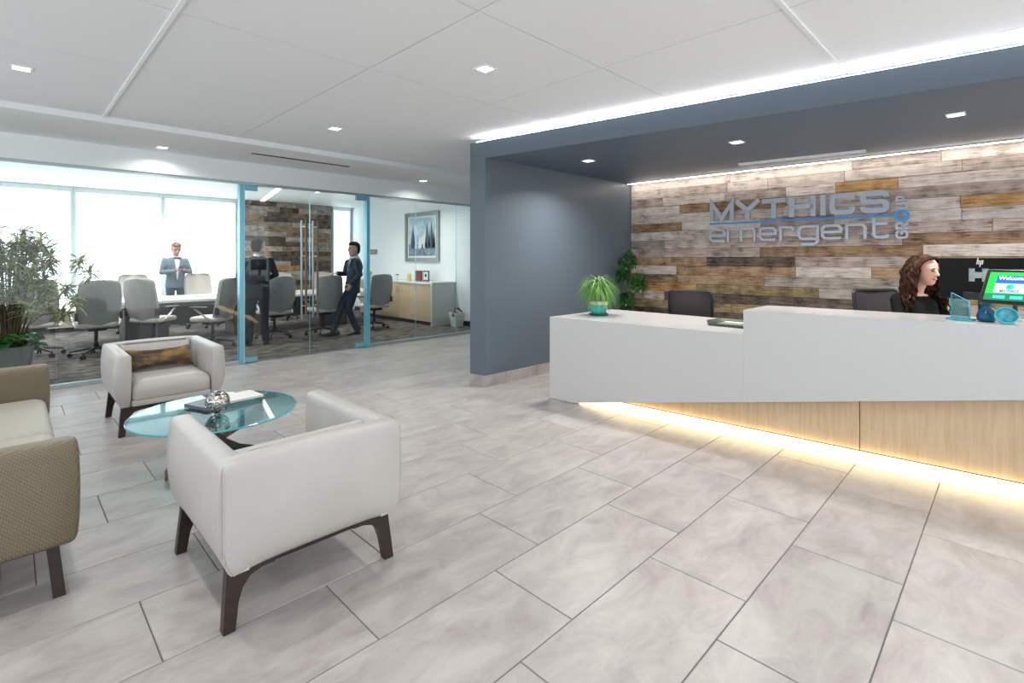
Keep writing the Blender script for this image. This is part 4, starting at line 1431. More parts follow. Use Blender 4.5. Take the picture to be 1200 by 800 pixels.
# ------------------------------------------------------------------ things behind and on the desk
def mesh_chair(label, x, y, rz, top=1.09, seat=.46):
    t = thing('task_chair', label, 'chair', (x, y, 0), rz)
    b0 = seat + .12
    rings = []
    m = MB()
    hw = .235
    outline = rc(-hw, hw, b0, top, .05, 0, 4, 5)
    yb = lambda z, x_: -.20 - (z - seat) * .16 + .5 * x_ * x_
    fr = [(x_, yb(z, x_), z) for x_, z in outline]
    m.tube(fr + [fr[0], fr[1]], .014, 8); m.build('back_frame', MT['black_plastic'], t, 60)
    m = MB(); nx, nz = 10, 8; v = []; f = []
    for th in (0, .006):
        for j in range(nz + 1):
            z = b0 + .004 + (top - b0 - .008) * j / nz
            for i in range(nx + 1):
                x_ = -hw + .004 + (2 * hw - .008) * i / nx
                v.append((x_, yb(z, x_) + th, z))
    q = (nx + 1) * (nz + 1)
    for j in range(nz):
        for i in range(nx):
            a = j * (nx + 1) + i
            f.append((a, a + 1, a + nx + 2, a + nx + 1)); f.append((q + a, q + a + nx + 1, q + a + nx + 2, q + a + 1))
    m.add(v, f); m.build('back_mesh', MT['mesh_black'], t, 60)
    m = MB(); m.rbox(-.24, .24, -.22, .25, seat - .03, seat + .05, .025, 4, .08); m.build('seat', MT['mesh_black'], t, 50)
    m = MB(); m.tube([(0, -.10, seat - .05), (0, -.26, seat), (0, -.25, b0 + .05)], [(.03, .012)] * 3, 8); m.build('back_stem', MT['black_plastic'], t, 50)
    m = MB(); m.lathe([(.03, .10), (.03, seat - .2), (.022, seat - .19), (.022, seat - .031)], 12); m.build('column', MT['black_plastic'], t, 40)
    for k in range(5):
        a = 2 * PI * k / 5; d = (math.cos(a), math.sin(a))
        m = MB(); m.tube([(d[0] * .02, d[1] * .02, .12), (d[0] * .3, d[1] * .3, .075)], [(.025, .02), (.016, .012)], 8)
        l = m.build('base_leg', MT['black_plastic'], t, 50)
        m = MB(); c = Vector((d[0] * .295, d[1] * .295, .0305)); s = Vector((-d[1], d[0], 0))
        m.tube([c - s * .024, c + s * .024], .03, 12); m.build('caster', MT['black_plastic'], l, 50)
    return t


mesh_chair('black mesh task chair with an empty seat behind the low counter', 5.62, 2.62, math.radians(-80), 1.10, .50)
mesh_chair('black mesh chair on which the woman behind the desk sits', 5.72, .76, math.radians(142), 1.16, .60)

# document tray on the low counter
o = thing('glass_tray', 'low frosted glass tray lying on the low counter against the raised part', 'tray', (4.66, 1.80, LZ + .001))
m = MB()
m.loft([rrect(-.15, .15, -.20, .20, .02, 0), rrect(-.16, .16, -.21, .21, .02, .045), rrect(-.152, .152, -.202, .202, .02, .045), rrect(-.145, .145, -.195, .195, .02, .012)]); m.build('tray', MT['frost'], o, 40)
m = MB(); m.box(-.10, .10, -.13, .13, .0125, .02); m.build('cards', MT['paper'], o)

CT = HZ + .001
# slanted glass award
o = thing('glass_award', 'aqua glass award plaque with a slanted top on the high counter', 'award', (4.50, .272, CT), math.radians(-22))
m = MB(); m.rbox(-.035, .035, -.072, .068, 0, .012, .004); m.build('base', MT['aqua_solid'], o, 40)
m = MB()
m.loft([[(-.008, .05, .0125), (-.008, -.05, .0125), (-.008, -.05, .125), (-.008, .05, .18)], [(.008, .05, .0125), (.008, -.05, .0125), (.008, -.05, .125), (.008, .05, .18)]], caps=False)
m.cur = 1
m.add([(-.008, .05, .0125), (-.008, -.05, .0125), (-.008, -.05, .125), (-.008, .05, .18), (.008, .05, .0125), (.008, -.05, .0125), (.008, -.05, .125), (.008, .05, .18)], [(0, 1, 2, 3), (7, 6, 5, 4)])
aw = m.build('plate', [MT['aqua_edge'], MT['aqua_glass']], o)
m = MB()
for k, w in enumerate((.034, .038, .03, .038, .034, .026)):
    m.box(-.0094, -.0083, -w, w, .115 - k * .015, .1185 - k * .015)
m.build('engraving', MT['letter_side'], aw)
# vase
o = thing('glass_vase', 'small deep blue glass vase with a flared neck on the high counter', 'vase', (4.50, .146, CT))
m = MB(); m.lathe([(.034, 0), (.046, .008), (.05, .03), (.042, .06), (.026, .085), (.022, .098), (.026, .11), (.034, .118), (.031, .118), (.019, .098)], 28); m.build('body', MT['blue_solid'], o, 60)
m = MB(); m.torus((0, 0, .117), .0325, .003, (0, 0, 1), 28, 6); m.build('lip', MT['blue_solid'], o, 60)
# bowl tilted
o = thing('glass_bowl', 'small aqua cast glass bowl tipped on its rim on the high counter', 'bowl', (4.42, .052, CT + .046), math.radians(10))
m = MB(); m.M = Euler((0, math.radians(-58), 0)).to_matrix().to_4x4()
m.lathe([(.015, -.022), (.035, -.018), (.05, 0), (.056, .018), (.05, .018), (.044, .002), (.03, -.010), (.012, -.013)], 28); m.build('body', MT['aqua_solid'], o, 60)
m = MB(); m.M = Euler((0, math.radians(-58), 0)).to_matrix().to_4x4()
m.torus((0, 0, .018), .053, .004, (0, 0, 1), 28, 6); q = m.build('rim', MT['aqua_edge'], o, 60)
m = MB(); m.M = Euler((0, math.radians(-58), 0)).to_matrix().to_4x4()
m.torus((0, 0, -.006), .052, .0035, (0, 0, 1), 28, 6); m.build('ridge', MT['aqua_edge'], o, 60)


def text_mesh(name, txt, size, m, parent, M, bold=0):
    cu = bpy.data.curves.new('tmp_text', 'FONT'); cu.body = txt; cu.size = size; cu.align_x = 'CENTER'; cu.align_y = 'CENTER'; cu.extrude = .0003; cu.offset = bold
    ob = bpy.data.objects.new('tmp_text', cu); col.objects.link(ob)
    dg = bpy.context.evaluated_depsgraph_get()
    me = bpy.data.meshes.new_from_object(ob.evaluated_get(dg)); me.name = name
    bpy.data.objects.remove(ob); bpy.data.curves.remove(cu)
    me.transform(M); me.materials.clear(); me.materials.append(m)
    o = bpy.data.objects.new(name, me); col.objects.link(o); o.parent = parent
    return o


# monitor seen from behind
ML, MR = Vector((5.15, .423, 0)), Vector((4.90, -.04, 0))
mc = (ML + MR) / 2; md = (MR - ML).normalized()
mon = thing('monitor', 'black desktop monitor seen from behind in front of the woman', 'monitor', (mc.x, mc.y, 0))
mon.rotation_euler = (0, 0, math.atan2(md.y, md.x))     # local x runs along the screen, local -y faces the camera side
hw = (MR - ML).length / 2
m = MB(); m.rbox(-hw, hw, -.022, .012, 1.155, 1.463, .006); m.build('rear_shell', MT['monitor_back'], mon, 40)
m = MB(); m.box(-hw + .01, hw - .01, .0121, .014, 1.17, 1.45); m.build('screen', MT['screen_black'], mon)
m = MB(); m.box(-hw - .004, -hw - .0005, -.012, .014, 1.156, 1.462); m.build('side_edge', MT['vent'], mon)
m = MB(); m.rbox(-.06, .05, -.027, -.0222, 1.18, 1.20, .002); m.build('port_label', MT['vent'], mon)
m = MB()
for sx in (-1, 1):
    m.prism([(0, 0)] * 3, 0, 0) if False else None
    x0, x1 = sx * .025 - .01, sx * .06
    m.rbox(min(sx * .022, sx * .062), max(sx * .022, sx * .062), -.028, -.0222, 1.29, 1.385, .002, 2, .008)
m.rbox(-.03, .03, -.034, -.0222, 1.315, 1.36, .003)
m.build('mount_bracket', MT['steel'], mon, 40)
m = MB(); m.rbox(-.09, .07, -.04, -.0222, 1.163, 1.212, .004); m.build('port_bay', MT['screen_black'], mon, 40)
m = MB(); m.rbox(-.03, .03, .015, .06, .752, 1.30, .008); m.build('stand', MT['black_plastic'], mon, 40)
m = MB(); m.rbox(-.12, .12, -.05, .12, .7505, .762, .004); m.build('foot', MT['black_plastic'], mon, 40)
# slanted h p logo in strokes
m = MB()
sl = lambda x, z: (x + (z) * .18, z)
def flat(path, w):
    q = MB(); strip(q, path, w, .0015)
    m.add([(-y - .0, -.0225 + x, z) for x, y, z in q.v], q.f)
flat([sl(-.012, 0), sl(-.012, .045)], .0055); flat([sl(-.012, .026), sl(-.001, .026), sl(-.001, 0)], .0055)
flat([sl(.010, -.018), sl(.010, .026), sl(.022, .026), sl(.022, .003), sl(.010, .003)], .0055)
lg = m.build('logo', MT['runner'], mon); lg.location = (.0, 0, 1.415)

# tablet kiosk
tk = thing('tablet_kiosk', 'tilted touch tablet with a green welcome screen on a stand on the high counter', 'tablet', (4.66, .035, CT), 0)
ph_ = math.radians(24)
nrm = Vector((-math.cos(ph_), math.sin(ph_), 0))
tilt = math.radians(27)
wdir = Vector((-nrm.y, nrm.x, 0)) * 1.0          # to the viewer's right when facing the screen is -wdir or +wdir
rightv = Vector((math.sin(ph_) * 1, math.cos(ph_), 0)) * -1
rightv = Vector((0, 0, 1)).cross(nrm) * 1.0
zax = (nrm * math.cos(tilt) + Vector((0, 0, 1)) * math.sin(tilt)).normalized()
xax = Vector((0, 0, 1)).cross(zax).normalized()
yax = zax.cross(xax)
TM = Matrix(((xax.x, yax.x, zax.x, 0), (xax.y, yax.y, zax.y, 0), (xax.z, yax.z, zax.z, .225), (0, 0, 0, 1)))
m = MB(); m.M = TM; m.rbox(-.15, .15, -.125, .125, -.02, 0, .006, 3, .012); m.build('case', MT['screen_black'], tk, 40)
m = MB(); m.M = TM; m.box(-.125, .125, -.102, .102, .0002, .0010); scr = m.build('screen', MT['scr_green'], tk)
m = MB(); m.M = TM; m.box(-.125, .125, -.102, -.055, .0012, .0016); m.build('button_bar', MT['scr_dgreen'], scr)
for x in (-.045, .045):
    m = MB(); m.M = TM; m.box(x - .032, x + .032, -.09, -.068, .0018, .0022); m.build('button', MT['scr_cyan'], scr)
m = MB(); m.M = TM; m.box(-.082, .082, .022, .076, .0012, .0016); m.build('banner', MT['scr_blue'], scr)
m = MB(); m.M = TM; m.box(-.082, .082, -.048, .018, .0012, .0016); m.build('logo_panel', MT['scr_pale'], scr)
m = MB(); m.M = TM; m.lathe([(.022, .0018), (.022, .0022)], 24, (0, -.006, 0)); m.build('globe', MT['scr_cyan'], scr)
m = MB(); m.M = TM; m.lathe([(.011, .0023), (.011, .0026)], 16, (-.008, -.002, 0)); m.build('globe_highlight', MT['scr_green'], scr)
text_mesh('screen_text', 'Welcome', .036, MT['scr_white'], scr, TM @ Matrix.Translation((0, .058, .0022)), .0006)
text_mesh('screen_text', 'MYTHICS', .024, MT['scr_navy'], scr, TM @ Matrix.Translation((0, -.037, .0022)), .0005)
m = MB(); bk = TM @ Vector((0, 0, -.02))
m.tube([(bk.x + .02, bk.y - .015, .012), (bk.x + .02, bk.y - .015, .12), tuple(bk)], .012, 10); m.build('stand_arm', MT['black_plastic'], tk, 50)
m = MB(); m.lathe([(.07, 0), (.07, .008), (.03, .013)], 24, (bk.x + .02, bk.y - .015, 0)); m.build('stand_base', MT['vent'], tk, 40)
m = MB(); m.tube([tuple(TM @ Vector((-.09, -.12, -.015))), (-.02, .10, .10), (.02, .07, .075), (.06, .03, .06), (.08, -.02, .01)], .003, 6); m.build('cable', MT['cable'], tk, 60)
# pale blue leaflet holder beside the tablet
o = thing('leaflet_holder', 'pale blue leaflet holder beside the tablet on the high counter', 'leaflet holder', (4.83, -.09, CT), math.radians(20))
m = MB(); m.box(-.012, .012, -.055, .055, .006, .10); m.build('leaflets', mat('leaflet_blue', '#8fb3c6', .5), o)
m = MB(); m.box(-.04, .03, -.06, .06, 0, .005); m.box(-.02, -.0125, -.06, .06, .005, .05); m.build('holder', MT['aqua_solid'], o)


# ------------------------------------------------------------------ people
def head_parts(mb, M):
    keep = mb.M; mb.M = keep @ M
    rows = [(-.120, .020, .060, .022), (-.110, .034, .076, .0), (-.09, .048, .084, -.03), (-.055, .060, .086, -.068), (-.015, .069, .084, -.092),
            (.03, .074, .086, -.102), (.065, .072, .080, -.100), (.095, .056, .056, -.078), (.112, .032, .022, -.048), (.119, .008, -.005, -.02)]
    rings = []
    for z, w, f, b in rows:
        c, h = (f + b) / 2, (f - b) / 2
        rings.append([(w * math.cos(a), c + h * math.sin(a), z) for a in [2 * PI * k / 20 for k in range(20)]])
    mb.loft(rings)
    mb.loft([[(-.007, .078, .022), (.007, .078, .022), (.006, .088, .022), (-.006, .088, .022)],
             [(-.012, .078, -.008), (.012, .078, -.008), (.009, .106, -.006), (-.009, .106, -.006)],
             [(-.018, .074, -.030), (.018, .074, -.030), (.012, .118, -.026), (-.012, .118, -.026)],
             [(-.012, .074, -.040), (.012, .074, -.040), (.007, .094, -.038), (-.007, .094, -.038)]])
    for s in (-1, 1):
        mb.ball((s * .075, -.012, -.008), (.012, .020, .032), 10, 8)
        mb.ball((s * .031, .078, .028), (.022, .012, .007), 8, 6)
    mb.ball((0, .081, -.058), (.026, .010, .010), 10, 6)
    mb.M = keep


def face_bits(root, M, smile=False, brow=True):
    for s in (-1, 1):
        m = MB(); m.M = M; m.ball((s * .031, .081, .010), (.013, .007, .007), 10, 6); m.build('eye', MT['eye'], root, 60)
        if brow:
            m = MB(); m.M = M; m.ball((s * .032, .086, .031), (.020, .006, .004), 8, 6); m.build('eyebrow', MT['hair_dark'], root, 60)
    m = MB(); m.M = M; m.ball((0, .087, -.060), (.027 if smile else .022, .006, .009 if smile else .006), 10, 6); mo = m.build('mouth', MT['lip'], root, 60)
    if smile:
        m = MB(); m.M = M; m.ball((0, .090, -.059), (.015, .004, .004), 10, 6); m.build('teeth', MT['teeth'], mo, 60)


def hand(mb, wrist, d, nrm, side, curl=.35, sc_=1.0, spread=.0):
    """palm with four unequal fingers and a thumb leaving the side; nrm = palm normal"""
    w = Vector(wrist); d = Vector(d).normalized(); n = Vector(nrm); n = (n - d * n.dot(d)).normalized()
    l = d.cross(n).normalized() * side
    P = lambda a, b, c: w + (d * a + l * b + n * c) * sc_
    mb.tube([P(-.02, 0, 0), P(.01, 0, 0), P(.05, .002, 0), P(.09, .0, .0), P(.098, 0, .0)], [(.022 * sc_, .020 * sc_), (.030 * sc_, .018 * sc_), (.040 * sc_, .016 * sc_), (.040 * sc_, .014 * sc_), (.034 * sc_, .011 * sc_)], 12, up=tuple(n))
    for b, ln, an in ((-.030, .062, -.10), (-.010, .076, -.03), (.010, .082, .03), (.030, .073, .10)):
        p = P(.088, b, 0); dd = (d + l * an * (1 + spread)).normalized(); pts = [p]
        for k, fr_ in enumerate((.45, .30, .25)):
            ang = curl * (k * .8 + .6)
            q = (dd * math.cos(ang) + n * math.sin(ang)).normalized()
            p = p + q * ln * fr_ * sc_; pts.append(p)
        mb.capsule(pts, [.0092 * sc_, .0090 * sc_, .0084 * sc_, .0074 * sc_], 8)
    p = P(.025, .030, .004); pts = [p]
    for dd, ln in (((.55, .80, .25), .036), ((.80, .45, .40), .032), ((.9, .2, .4), .026)):
        v = (d * dd[0] + l * dd[1] + n * dd[2]).normalized(); p = p + v * ln * sc_; pts.append(p)
    mb.capsule(pts, [.013 * sc_, .0115 * sc_, .010 * sc_, .0085 * sc_], 8)


def torso_rings(mb, rows, k=18):
    rings = []
    for (x, y, z, rx, ry, yaw) in rows:
        ring = []
        for j in range(k):
            a = 2 * PI * j / k
            ca, sa = math.cos(a), math.sin(a)
            px = rx * (abs(ca) ** .85) * (1 if ca > 0 else -1); py = ry * (abs(sa) ** .9) * (1 if sa > 0 else -1)
            ring.append((x + px * math.cos(yaw) - py * math.sin(yaw), y + px * math.sin(yaw) + py * math.cos(yaw), z))
        rings.append(ring)
    mb.loft(rings)


def short_hair(root, M, m_, thin=False):
    mb = MB(); mb.M = M
    rings = []
    for z, w, f, b in ((-.088, .040, -.03, -.062), (-.07, .054, -.03, -.083), (-.04, .066, -.03, -.097), (-.015, .072, -.02, -.104), (.02, .076, .0, -.108), (.05, .078, .03, -.110), (.075, .079, .088 if not thin else .05, -.110), (.10, .066, .080 if not thin else .035, -.092), (.122, .042, .050, -.062), (.130, .014, .012, -.03)):
        c, h = (f + b) / 2, (f - b) / 2
        rings.append([(w * math.cos(a), c + h * math.sin(a), z + .004 * math.sin(5 * a + z * 90)) for a in [2 * PI * k / 24 for k in range(24)]])
    mb.loft(rings)
    fuse('hair', mb, m_, root, .006, 2)


def standing_man(label, loc, rz, J, mats, hair, thin=False, name='person'):
    """J: joints in the person's frame, facing +Y, right hand at +X"""
    t = thing(name, label, 'person', loc, rz)
    jk, tr = mats['jacket'], mats['trousers']
    S = [(x, y, z - .035) for x, y, z in J['sh']]; z_sh = J.get('zsh', 1.47); lean = J.get('lean', (0, 0)); lx, ly = lean
    pel = J.get('pelvis', (0, 0, .95)); px, py, pz = pel
    # continuous body: head, neck, trunk, limbs, hands
    b = MB()
    HM = Matrix.Translation(Vector(J['head']) + Vector((0, 0, -.03))) @ J['head_rot'].to_matrix().to_4x4() @ Matrix.Scale(1.16, 4)
    head_parts(b, HM)
    hx_, hy_, hz_ = J['head']
    b.tube([(lx, ly - .01, z_sh - .02), (lx * .5 + hx_ * .5, ly * .5 + hy_ * .5 - .02, z_sh + .05), (hx_, hy_ - .02, hz_ - .05)], [.062, .055, .055], 14)
    torso_rings(b, [(px, py, pz - .05, .13, .09, 0), (px * .5 + lx * .5, py * .5 + ly * .5, 1.15, .12, .085, 0), (lx, ly, z_sh - .12, .15, .10, 0), (lx, ly, z_sh, .11, .07, 0)])
    for i in (0, 1):
        b.capsule([S[i], J['el'][i], J['wr'][i]], [.042, .036, .026], 12)
        hd_, hn_ = J['hand'][i]
        hand(b, J['wr'][i], hd_, hn_, 1 if i == 0 else -1, J['curl'][i])
        b.capsule([J['hip'][i], J['kn'][i], J['an'][i]], [.065, .048, .034], 12)
        a = Vector(J['an'][i]); fd = Vector(J['foot'][i])
        b.capsule([(a.x, a.y, .045), tuple(Vector((a.x, a.y, .03)) + fd.normalized() * .10)], [.024, .015], 10)
    fuse('body', b, mats['skin'], t, .0062, 3)
    face_bits(t, HM)
    short_hair(t, HM, hair, thin)
    # jacket
    j = MB()
    hem = J.get('hem', .80)
    torso_rings(j, [(px, py, hem, .195, .135, 0), (px, py, .92, .190, .132, 0), (px * .6 + lx * .4, py * .6 + ly * .4, 1.08, .178, .125, 0), (px * .3 + lx * .7, py * .3 + ly * .7, 1.22, .190, .130, 0), (lx, ly, z_sh - .14, .205, .132, 0),
                    (lx, ly, z_sh - .05, .200, .108, 0), (lx, ly, z_sh, .155, .09, 0), (lx, ly - .01, z_sh + .04, .085, .07, 0)])
    for i in (0, 1):
        w = Vector(J['wr'][i]); e = Vector(J['el'][i])
        j.capsule([S[i], tuple((Vector(S[i]) + e) / 2), J['el'][i], tuple((e + w) / 2), tuple(w - (w - e).normalized() * .012)], [.068, .064, .057, .052, .045], 14)
    fuse('jacket', j, jk, t, .011, 5)
    # trousers
    q = MB()
    torso_rings(q, [(px, py, pz - .12, .165, .115, 0), (px, py, pz, .168, .118, 0), (px, py, 1.03, .155, .11, 0)])
    for i in (0, 1):
        hp, kn, an = (Vector(J[k][i]) for k in ('hip', 'kn', 'an'))
        q.capsule([tuple(hp), tuple((hp + kn) / 2), tuple(kn), tuple((kn + an) / 2), tuple(an + Vector((0, 0, .005)))], [.098, .085, .068, .062, .060], 14)
    fuse('trousers', q, tr, t, .011, 5)
    for i in (0, 1):
        a = Vector(J['an'][i]); fd = Vector(J['foot'][i]).normalized(); sd = Vector((-fd.y, fd.x, 0))
        m = MB(); rings = []
        for s, w, h in ((-.075, .022, .045), (-.06, .034, .07), (0, .040, .085), (.06, .042, .07), (.12, .046, .05), (.18, .038, .04), (.205, .018, .025)):
            c = Vector((a.x, a.y, 0)) + fd * s
            rings.append([tuple(c + sd * (w * math.cos(2 * PI * k / 12)) + Vector((0, 0, h * .5 + h * .5 * math.sin(2 * PI * k / 12) + .001))) for k in range(12)])
        m.loft(rings); m.build('shoe', MT['shoe'], t, 60)
    return t, HM


def shirt_front(t, J, tie, bow=False, w0=.062, z0=1.14):
    lx, ly = J.get('lean', (0, 0)); z1 = J.get('zsh', 1.47) + .05
    m = MB()
    rings = []
    for s in range(7):
        z = z0 + (z1 - z0) * s / 6
        w = .012 + w0 * s / 6
        yy = ly + .136 + (-.006 if s < 5 else -.028 - .03 * (s - 5))
        rings.append([(lx - w, yy - .008, z), (lx - w * .4, yy + .006, z), (lx + w * .4, yy + .006, z), (lx + w, yy - .008, z), (lx + w, yy - .03, z), (lx - w, yy - .03, z)])
    m.loft(rings); m.build('shirt', MT['shirt'], t, 60)
    m = MB()
    if bow:
        for s in (-1, 1):
            m.loft([[(lx + s * .004, ly + .105, z1 - .045), (lx + s * .004, ly + .122, z1 - .045), (lx + s * .004, ly + .122, z1 - .025), (lx + s * .004, ly + .105, z1 - .025)],
                    [(lx + s * .05, ly + .100, z1 - .058), (lx + s * .05, ly + .115, z1 - .058), (lx + s * .05, ly + .115, z1 - .012), (lx + s * .05, ly + .100, z1 - .012)]])
        m.ball((lx, ly + .118, z1 - .035), .011, 8, 6)
    else:
        for za, zb, wa, wb in ((z0, z1 - .06, .026, .016),):
            m.loft([[(lx - wa, ly + .146, za), (lx + wa, ly + .146, za), (lx + wa, ly + .139, za), (lx - wa, ly + .139, za)],
                    [(lx - wb, ly + .140, zb), (lx + wb, ly + .140, zb), (lx + wb, ly + .13, zb), (lx - wb, ly + .13, zb)],
                    [(lx - .02, ly + .10, z1 - .01), (lx + .02, ly + .10, z1 - .01), (lx + .02, ly + .09, z1 - .01), (lx - .02, ly + .09, z1 - .01)]])
    m.build('bow_tie' if bow else 'tie', tie, t, 40)
    for s in (-1, 1):       # lapels
        m = MB()
        m.loft([[(lx + s * .012, ly + .138, z0 + .01), (lx + s * .03, ly + .140, z0 + .01), (lx + s * .03, ly + .130, z0 + .01), (lx + s * .012, ly + .128, z0 + .01)],
                [(lx + s * .045, ly + .140, z1 - .13), (lx + s * .105, ly + .128, z1 - .13), (lx + s * .10, ly + .115, z1 - .13), (lx + s * .045, ly + .125, z1 - .13)],
                [(lx + s * .06, ly + .10, z1 - .02), (lx + s * .085, ly + .085, z1 - .02), (lx + s * .085, ly + .07, z1 - .02), (lx + s * .06, ly + .085, z1 - .02)]])
        m.build('lapel', t.get('_m') and MT[t['_m']] or MT['suit_navy'], t, 40)


def collar(t, J):
    lx, ly = J.get('lean', (0, 0)); z = J.get('zsh', 1.47)
    m = MB(); m.lathe([(.072, 0), (.066, .055), (.060, .055), (.064, 0)], 20, (lx, ly - .012, z + .018)); m.build('collar', MT['shirt'], t, 60)


# man with his back to the glass, hands joined in front of him
J = dict(sh=[(.185, 0, 1.46), (-.185, 0, 1.46)], el=[(.285, .02, 1.19), (-.27, .03, 1.18)], wr=[(.12, .22, 1.10), (-.09, .23, 1.10)],
         hand=[((-.85, .5, .1), (0, -.6, .6)), ((.85, .5, .1), (0, -.6, .6))], curl=[.6, .6], hip=[(.09, 0, .90), (-.09, 0, .90)], kn=[(.105, .01, .50), (-.11, .01, .50)],
         an=[(.12, 0, .085), (-.13, .0, .085)], foot=[(.25, 1, 0), (-.2, 1, 0)], head=(0, .03, 1.70), head_rot=Euler((math.radians(-6), 0, math.radians(-24))))
t, HM = standing_man('man in a dark navy suit seen from behind at the glass doors', (3.02, 9.12, 0), math.radians(-12), J, dict(jacket=MT['suit_navy'], trousers=MT['suit_navy'], skin=MT['skin']), MT['hair_dark'])
collar(t, J)

# man in profile, one hand on a chair back
J3 = dict(sh=[(.17, .02, 1.43), (-.18, -.03, 1.43)], el=[(.25, .07, 1.16), (-.25, -.06, 1.16)], wr=[(.06, .27, 1.19), (-.22, .10, .98)],
          hand=[((-.1, 1, -.06), (0, -.1, -1)), ((.1, .5, -.85), (1, .2, 0))], curl=[.25, .5], hip=[(.09, .0, .89), (-.09, .0, .89)], kn=[(.07, .20, .50), (-.09, .10, .48)],
          an=[(.02, .36, .085), (-.10, -.06, .085)], foot=[(.1, 1, 0), (-.15, 1, 0)], head=(0, -.03, 1.68), head_rot=Euler((math.radians(-3), 0, math.radians(4))), lean=(0, -.06), pelvis=(0, .0, .94), zsh=1.44)
t3, HM3 = standing_man('man in a blue-grey suit standing in profile with one hand on a chair back', (4.77, 9.17, 0), math.radians(82), J3, dict(jacket=MT['suit_blue'], trousers=MT['suit_blue'], skin=MT['skin2']), MT['hair_dark'])
t3['_m'] = 'suit_blue'
shirt_front(t3, J3, MT['tie']); collar(t3, J3)
del t3['_m']

# man looking at his phone across the table
J1 = dict(sh=[(.185, 0, 1.46), (-.185, 0, 1.46)], el=[(.27, .03, 1.17), (-.27, .03, 1.17)], wr=[(.085, .27, 1.20), (-.075, .28, 1.21)],
          hand=[((-.62, .55, .25), (-.3, .3, .9)), ((.62, .55, .25), (.3, .3, .9))], curl=[.55, .55], hip=[(.09, 0, .90), (-.09, 0, .90)], kn=[(.11, .02, .50), (-.11, .02, .50)],
          an=[(.13, 0, .085), (-.13, 0, .085)], foot=[(.3, 1, 0), (-.3, 1, 0)], head=(0, .05, 1.71), head_rot=Euler((math.radians(-24), 0, 0)), hem=.83)
t1, HM1 = standing_man('man in a light tweed jacket and jeans looking down at a phone', (2.62, 13.02, 0), math.radians(184), J1, dict(jacket=MT['jacket_light'], trousers=MT['jeans'], skin=MT['skin']), MT['hair_light'])
t1['_m'] = 'jacket_light'
shirt_front(t1, J1, MT['tie'], True, .085, 1.02); collar(t1, J1)
del t1['_m']
o = thing('phone', 'small dark phone held by the man in the tweed jacket', 'phone', (2.62, 13.02, 0), math.radians(184))
m = MB(); m.M = Matrix.Translation((.005, .355, 1.255)) @ Euler((math.radians(40), 0, 0)).to_matrix().to_4x4(); m.rbox(-.037, .037, -.07, .07, -.005, .004, .003, 3, .008); m.build('case', MT['black_plastic'], o, 40)
m = MB(); m.M = Matrix.Translation((.005, .355, 1.255)) @ Euler((math.radians(40), 0, 0)).to_matrix().to_4x4(); m.box(-.033, .033, -.064, .064, .0042, .0048); m.build('screen', MT['screen_black'], o)

# woman seated behind the desk
wm = thing('person', 'smiling woman with long curly brown hair in a black top at the desk', 'person', (5.65, .640, 0), math.radians(142))
SH = .60
HMW = Matrix.Translation((.0, .10, 1.355)) @ Euler((math.radians(-8), 0, math.radians(8))).to_matrix().to_4x4()
b = MB(); head_parts(b, HMW)
b.tube([(0, .0, 1.15), (0, .03, 1.21), (0, .075, 1.30)], [.056, .048, .05], 14)
torso_rings(b, [(0, -.02, SH + .04, .15, .12, 0), (0, -.02, SH + .22, .12, .09, 0), (0, .0, 1.05, .14, .10, 0), (0, .0, 1.15, .10, .065, 0)])
wS = [(.165, .0, 1.10), (-.165, .0, 1.10)]; wE = [(.23, .10, .88), (-.23, .10, .88)]; wW = [(.15, .33, .80), (-.15, .33, .80)]
for i in (0, 1):
    b.capsule([wS[i], wE[i], wW[i]], [.036, .030, .022], 12)
    hand(b, wW[i], (-.15 if i == 0 else .15, 1, -.05), (0, 0, -1), 1 if i == 0 else -1, .3, .9)
    sx = .09 if i == 0 else -.09
    b.capsule([(sx, .0, SH + .08), (sx * 1.2, .40, SH + .07), (sx * 1.2, .38, SH - .33)], [.066, .05, .036], 12)
    b.capsule([(sx * 1.2, .38, SH - .36), (sx * 1.25, .50, SH - .40)], [.03, .025], 10)
fuse('body', b, MT['skin2'], wm, .0062, 3)
face_bits(wm, HMW, True)
j = MB()
torso_rings(j, [(0, -.02, SH + .05, .18, .15, 0), (0, -.02, SH + .22, .145, .115, 0), (0, .01, .98, .165, .135, 0), (0, .0, 1.08, .175, .11, 0), (0, -.01, 1.155, .085, .065, 0)])
for i in (0, 1):
    w = Vector(wW[i]); e = Vector(wE[i])
    j.capsule([wS[i], tuple((Vector(wS[i]) + e) / 2), wE[i], tuple((e + w) / 2), tuple(w - (w - e).normalized() * .01)], [.062, .056, .048, .042, .036], 14)
fuse('black_top', j, MT['black_cloth'], wm, .010, 5)
q = MB(); torso_rings(q, [(0, -.02, SH + .055, .17, .14, 0), (0, -.02, SH + .14, .16, .13, 0), (0, -.02, SH + .2, .14, .11, 0)])
for sx in (.09, -.09):
    q.capsule([(sx, .0, SH + .13), (sx * 1.2, .40, SH + .11), (sx * 1.2, .38, SH - .30)], [.082, .066, .05], 14)
fuse('trousers', q, MT['black_cloth'], wm, .011, 4)
for sx in (.108, -.108):
    m = MB(); rings = []
    for s, w, h in ((-.07, .022, .05), (-.05, .032, .07), (0, .036, .075), (.08, .038, .05), (.15, .03, .035), (.175, .014, .02)):
        rings.append([(sx + w * math.cos(2 * PI * k / 12), .40 + s, SH - .45 + h * .5 + h * .5 * math.sin(2 * PI * k / 12)) for k in range(12)])
    m.loft(rings); m.build('shoe', MT['shoe'], wm, 60)
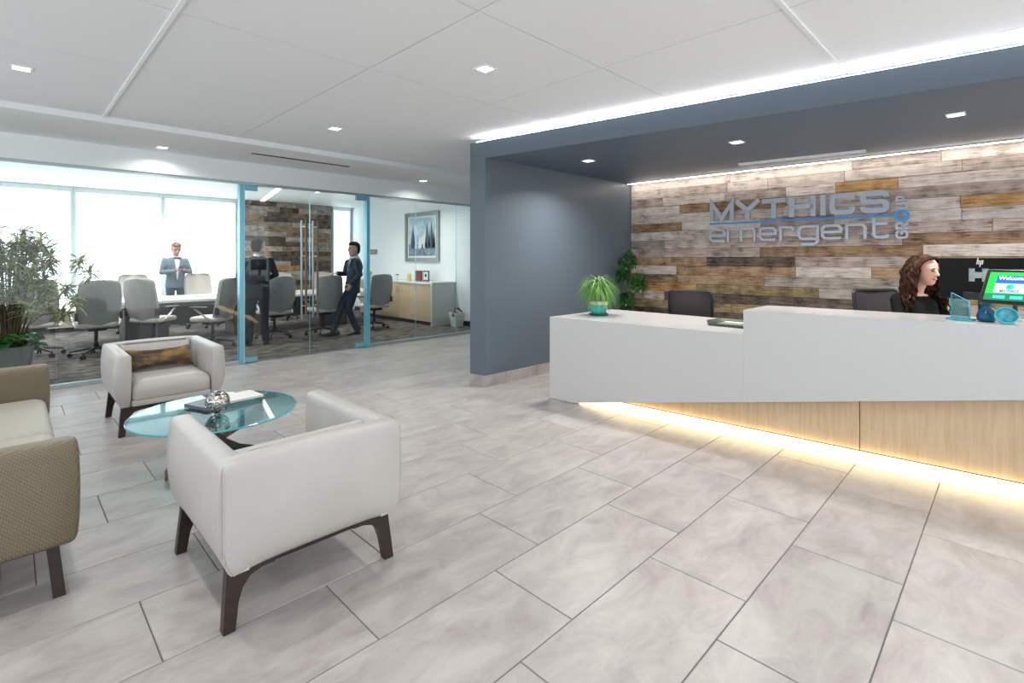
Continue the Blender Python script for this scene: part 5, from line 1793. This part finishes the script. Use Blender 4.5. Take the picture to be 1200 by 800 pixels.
# curls: a scalp cap and long wavy locks falling round the shoulders
hr = random.Random(4)
m = MB(); m.M = HMW
rings = []
for z, w, f, bk_ in ((-.06, .074, -.015, -.105), (-.02, .084, .0, -.118), (.03, .088, .03, -.122), (.062, .085, .02, -.118), (.085, .079, .045, -.112), (.108, .063, .050, -.095), (.128, .042, .032, -.07), (.138, .012, .0, -.03)):
    c, h = (f + bk_) / 2, (f - bk_) / 2
    rings.append([(w * math.cos(a), c + h * math.sin(a), z) for a in [2 * PI * k / 24 for k in range(24)]])
m.loft(rings)
m.M = Matrix.Identity(4)
for k in range(230):
    a = hr.uniform(PI * 1.0, PI * 2.0) if k % 6 else hr.choice([hr.uniform(PI * .90, PI), hr.uniform(2 * PI, 2.10 * PI)])
    st = HMW @ Vector((.078 * math.cos(a) * hr.uniform(.55, 1), -.02 + .095 * math.sin(a) * hr.uniform(.5, 1), hr.uniform(.03, .12)))
    ln = hr.uniform(.24, .44)
    out = Vector((math.cos(a), math.sin(a) * .8, 0)); ph0 = hr.uniform(0, 6.28); amp = hr.uniform(.008, .015); fq = hr.uniform(24, 38)
    pts = []
    for i in range(15):
        s = i / 14
        p = st + out * (.075 * math.sin(min(1, s * 1.6) * PI / 2) + .02 * s) + Vector((0, 0, -ln * s + .02 * math.sin(s * PI)))
        p += Vector((math.cos(ph0 + s * ln * fq * 2), math.sin(ph0 + s * ln * fq * 2), 0)) * amp * min(1, s * 3)
        if p.z < 1.14: p += out * .02 + Vector((0, .03, 0)) * ((1.14 - p.z) * 4)
        pts.append(tuple(p))
    m.tube(pts, [.006 + .006 * math.sin(PI * min(1, .2 + i / 17)) for i in range(15)], 5)
for k in range(44):       # locks parted over the brow and swept to both sides
    sd = 1 if k % 2 else -1
    y0 = hr.uniform(.0, .068); ph0 = hr.uniform(0, 6.28); ln = hr.uniform(.20, .34); pts = []
    for i in range(15):
        s = i / 14
        ang = min(1, s * 2.4) * PI / 2
        loc = Vector((sd * (.012 + .083 * math.sin(ang)), y0 - .055 * min(1, s * 2.4), .117 - .085 * (1 - math.cos(ang)) - max(0, s - .40) * ln * 1.6))
        loc += Vector((math.cos(ph0 + s * 16), math.sin(ph0 + s * 16), 0)) * .009 * min(1, s * 2)
        pts.append(tuple(HMW @ loc))
    m.tube(pts, [.005 + .005 * math.sin(PI * min(1, .2 + i / 17)) for i in range(15)], 5)
m.build('hair', MT['hair_brown'], wm, 70)
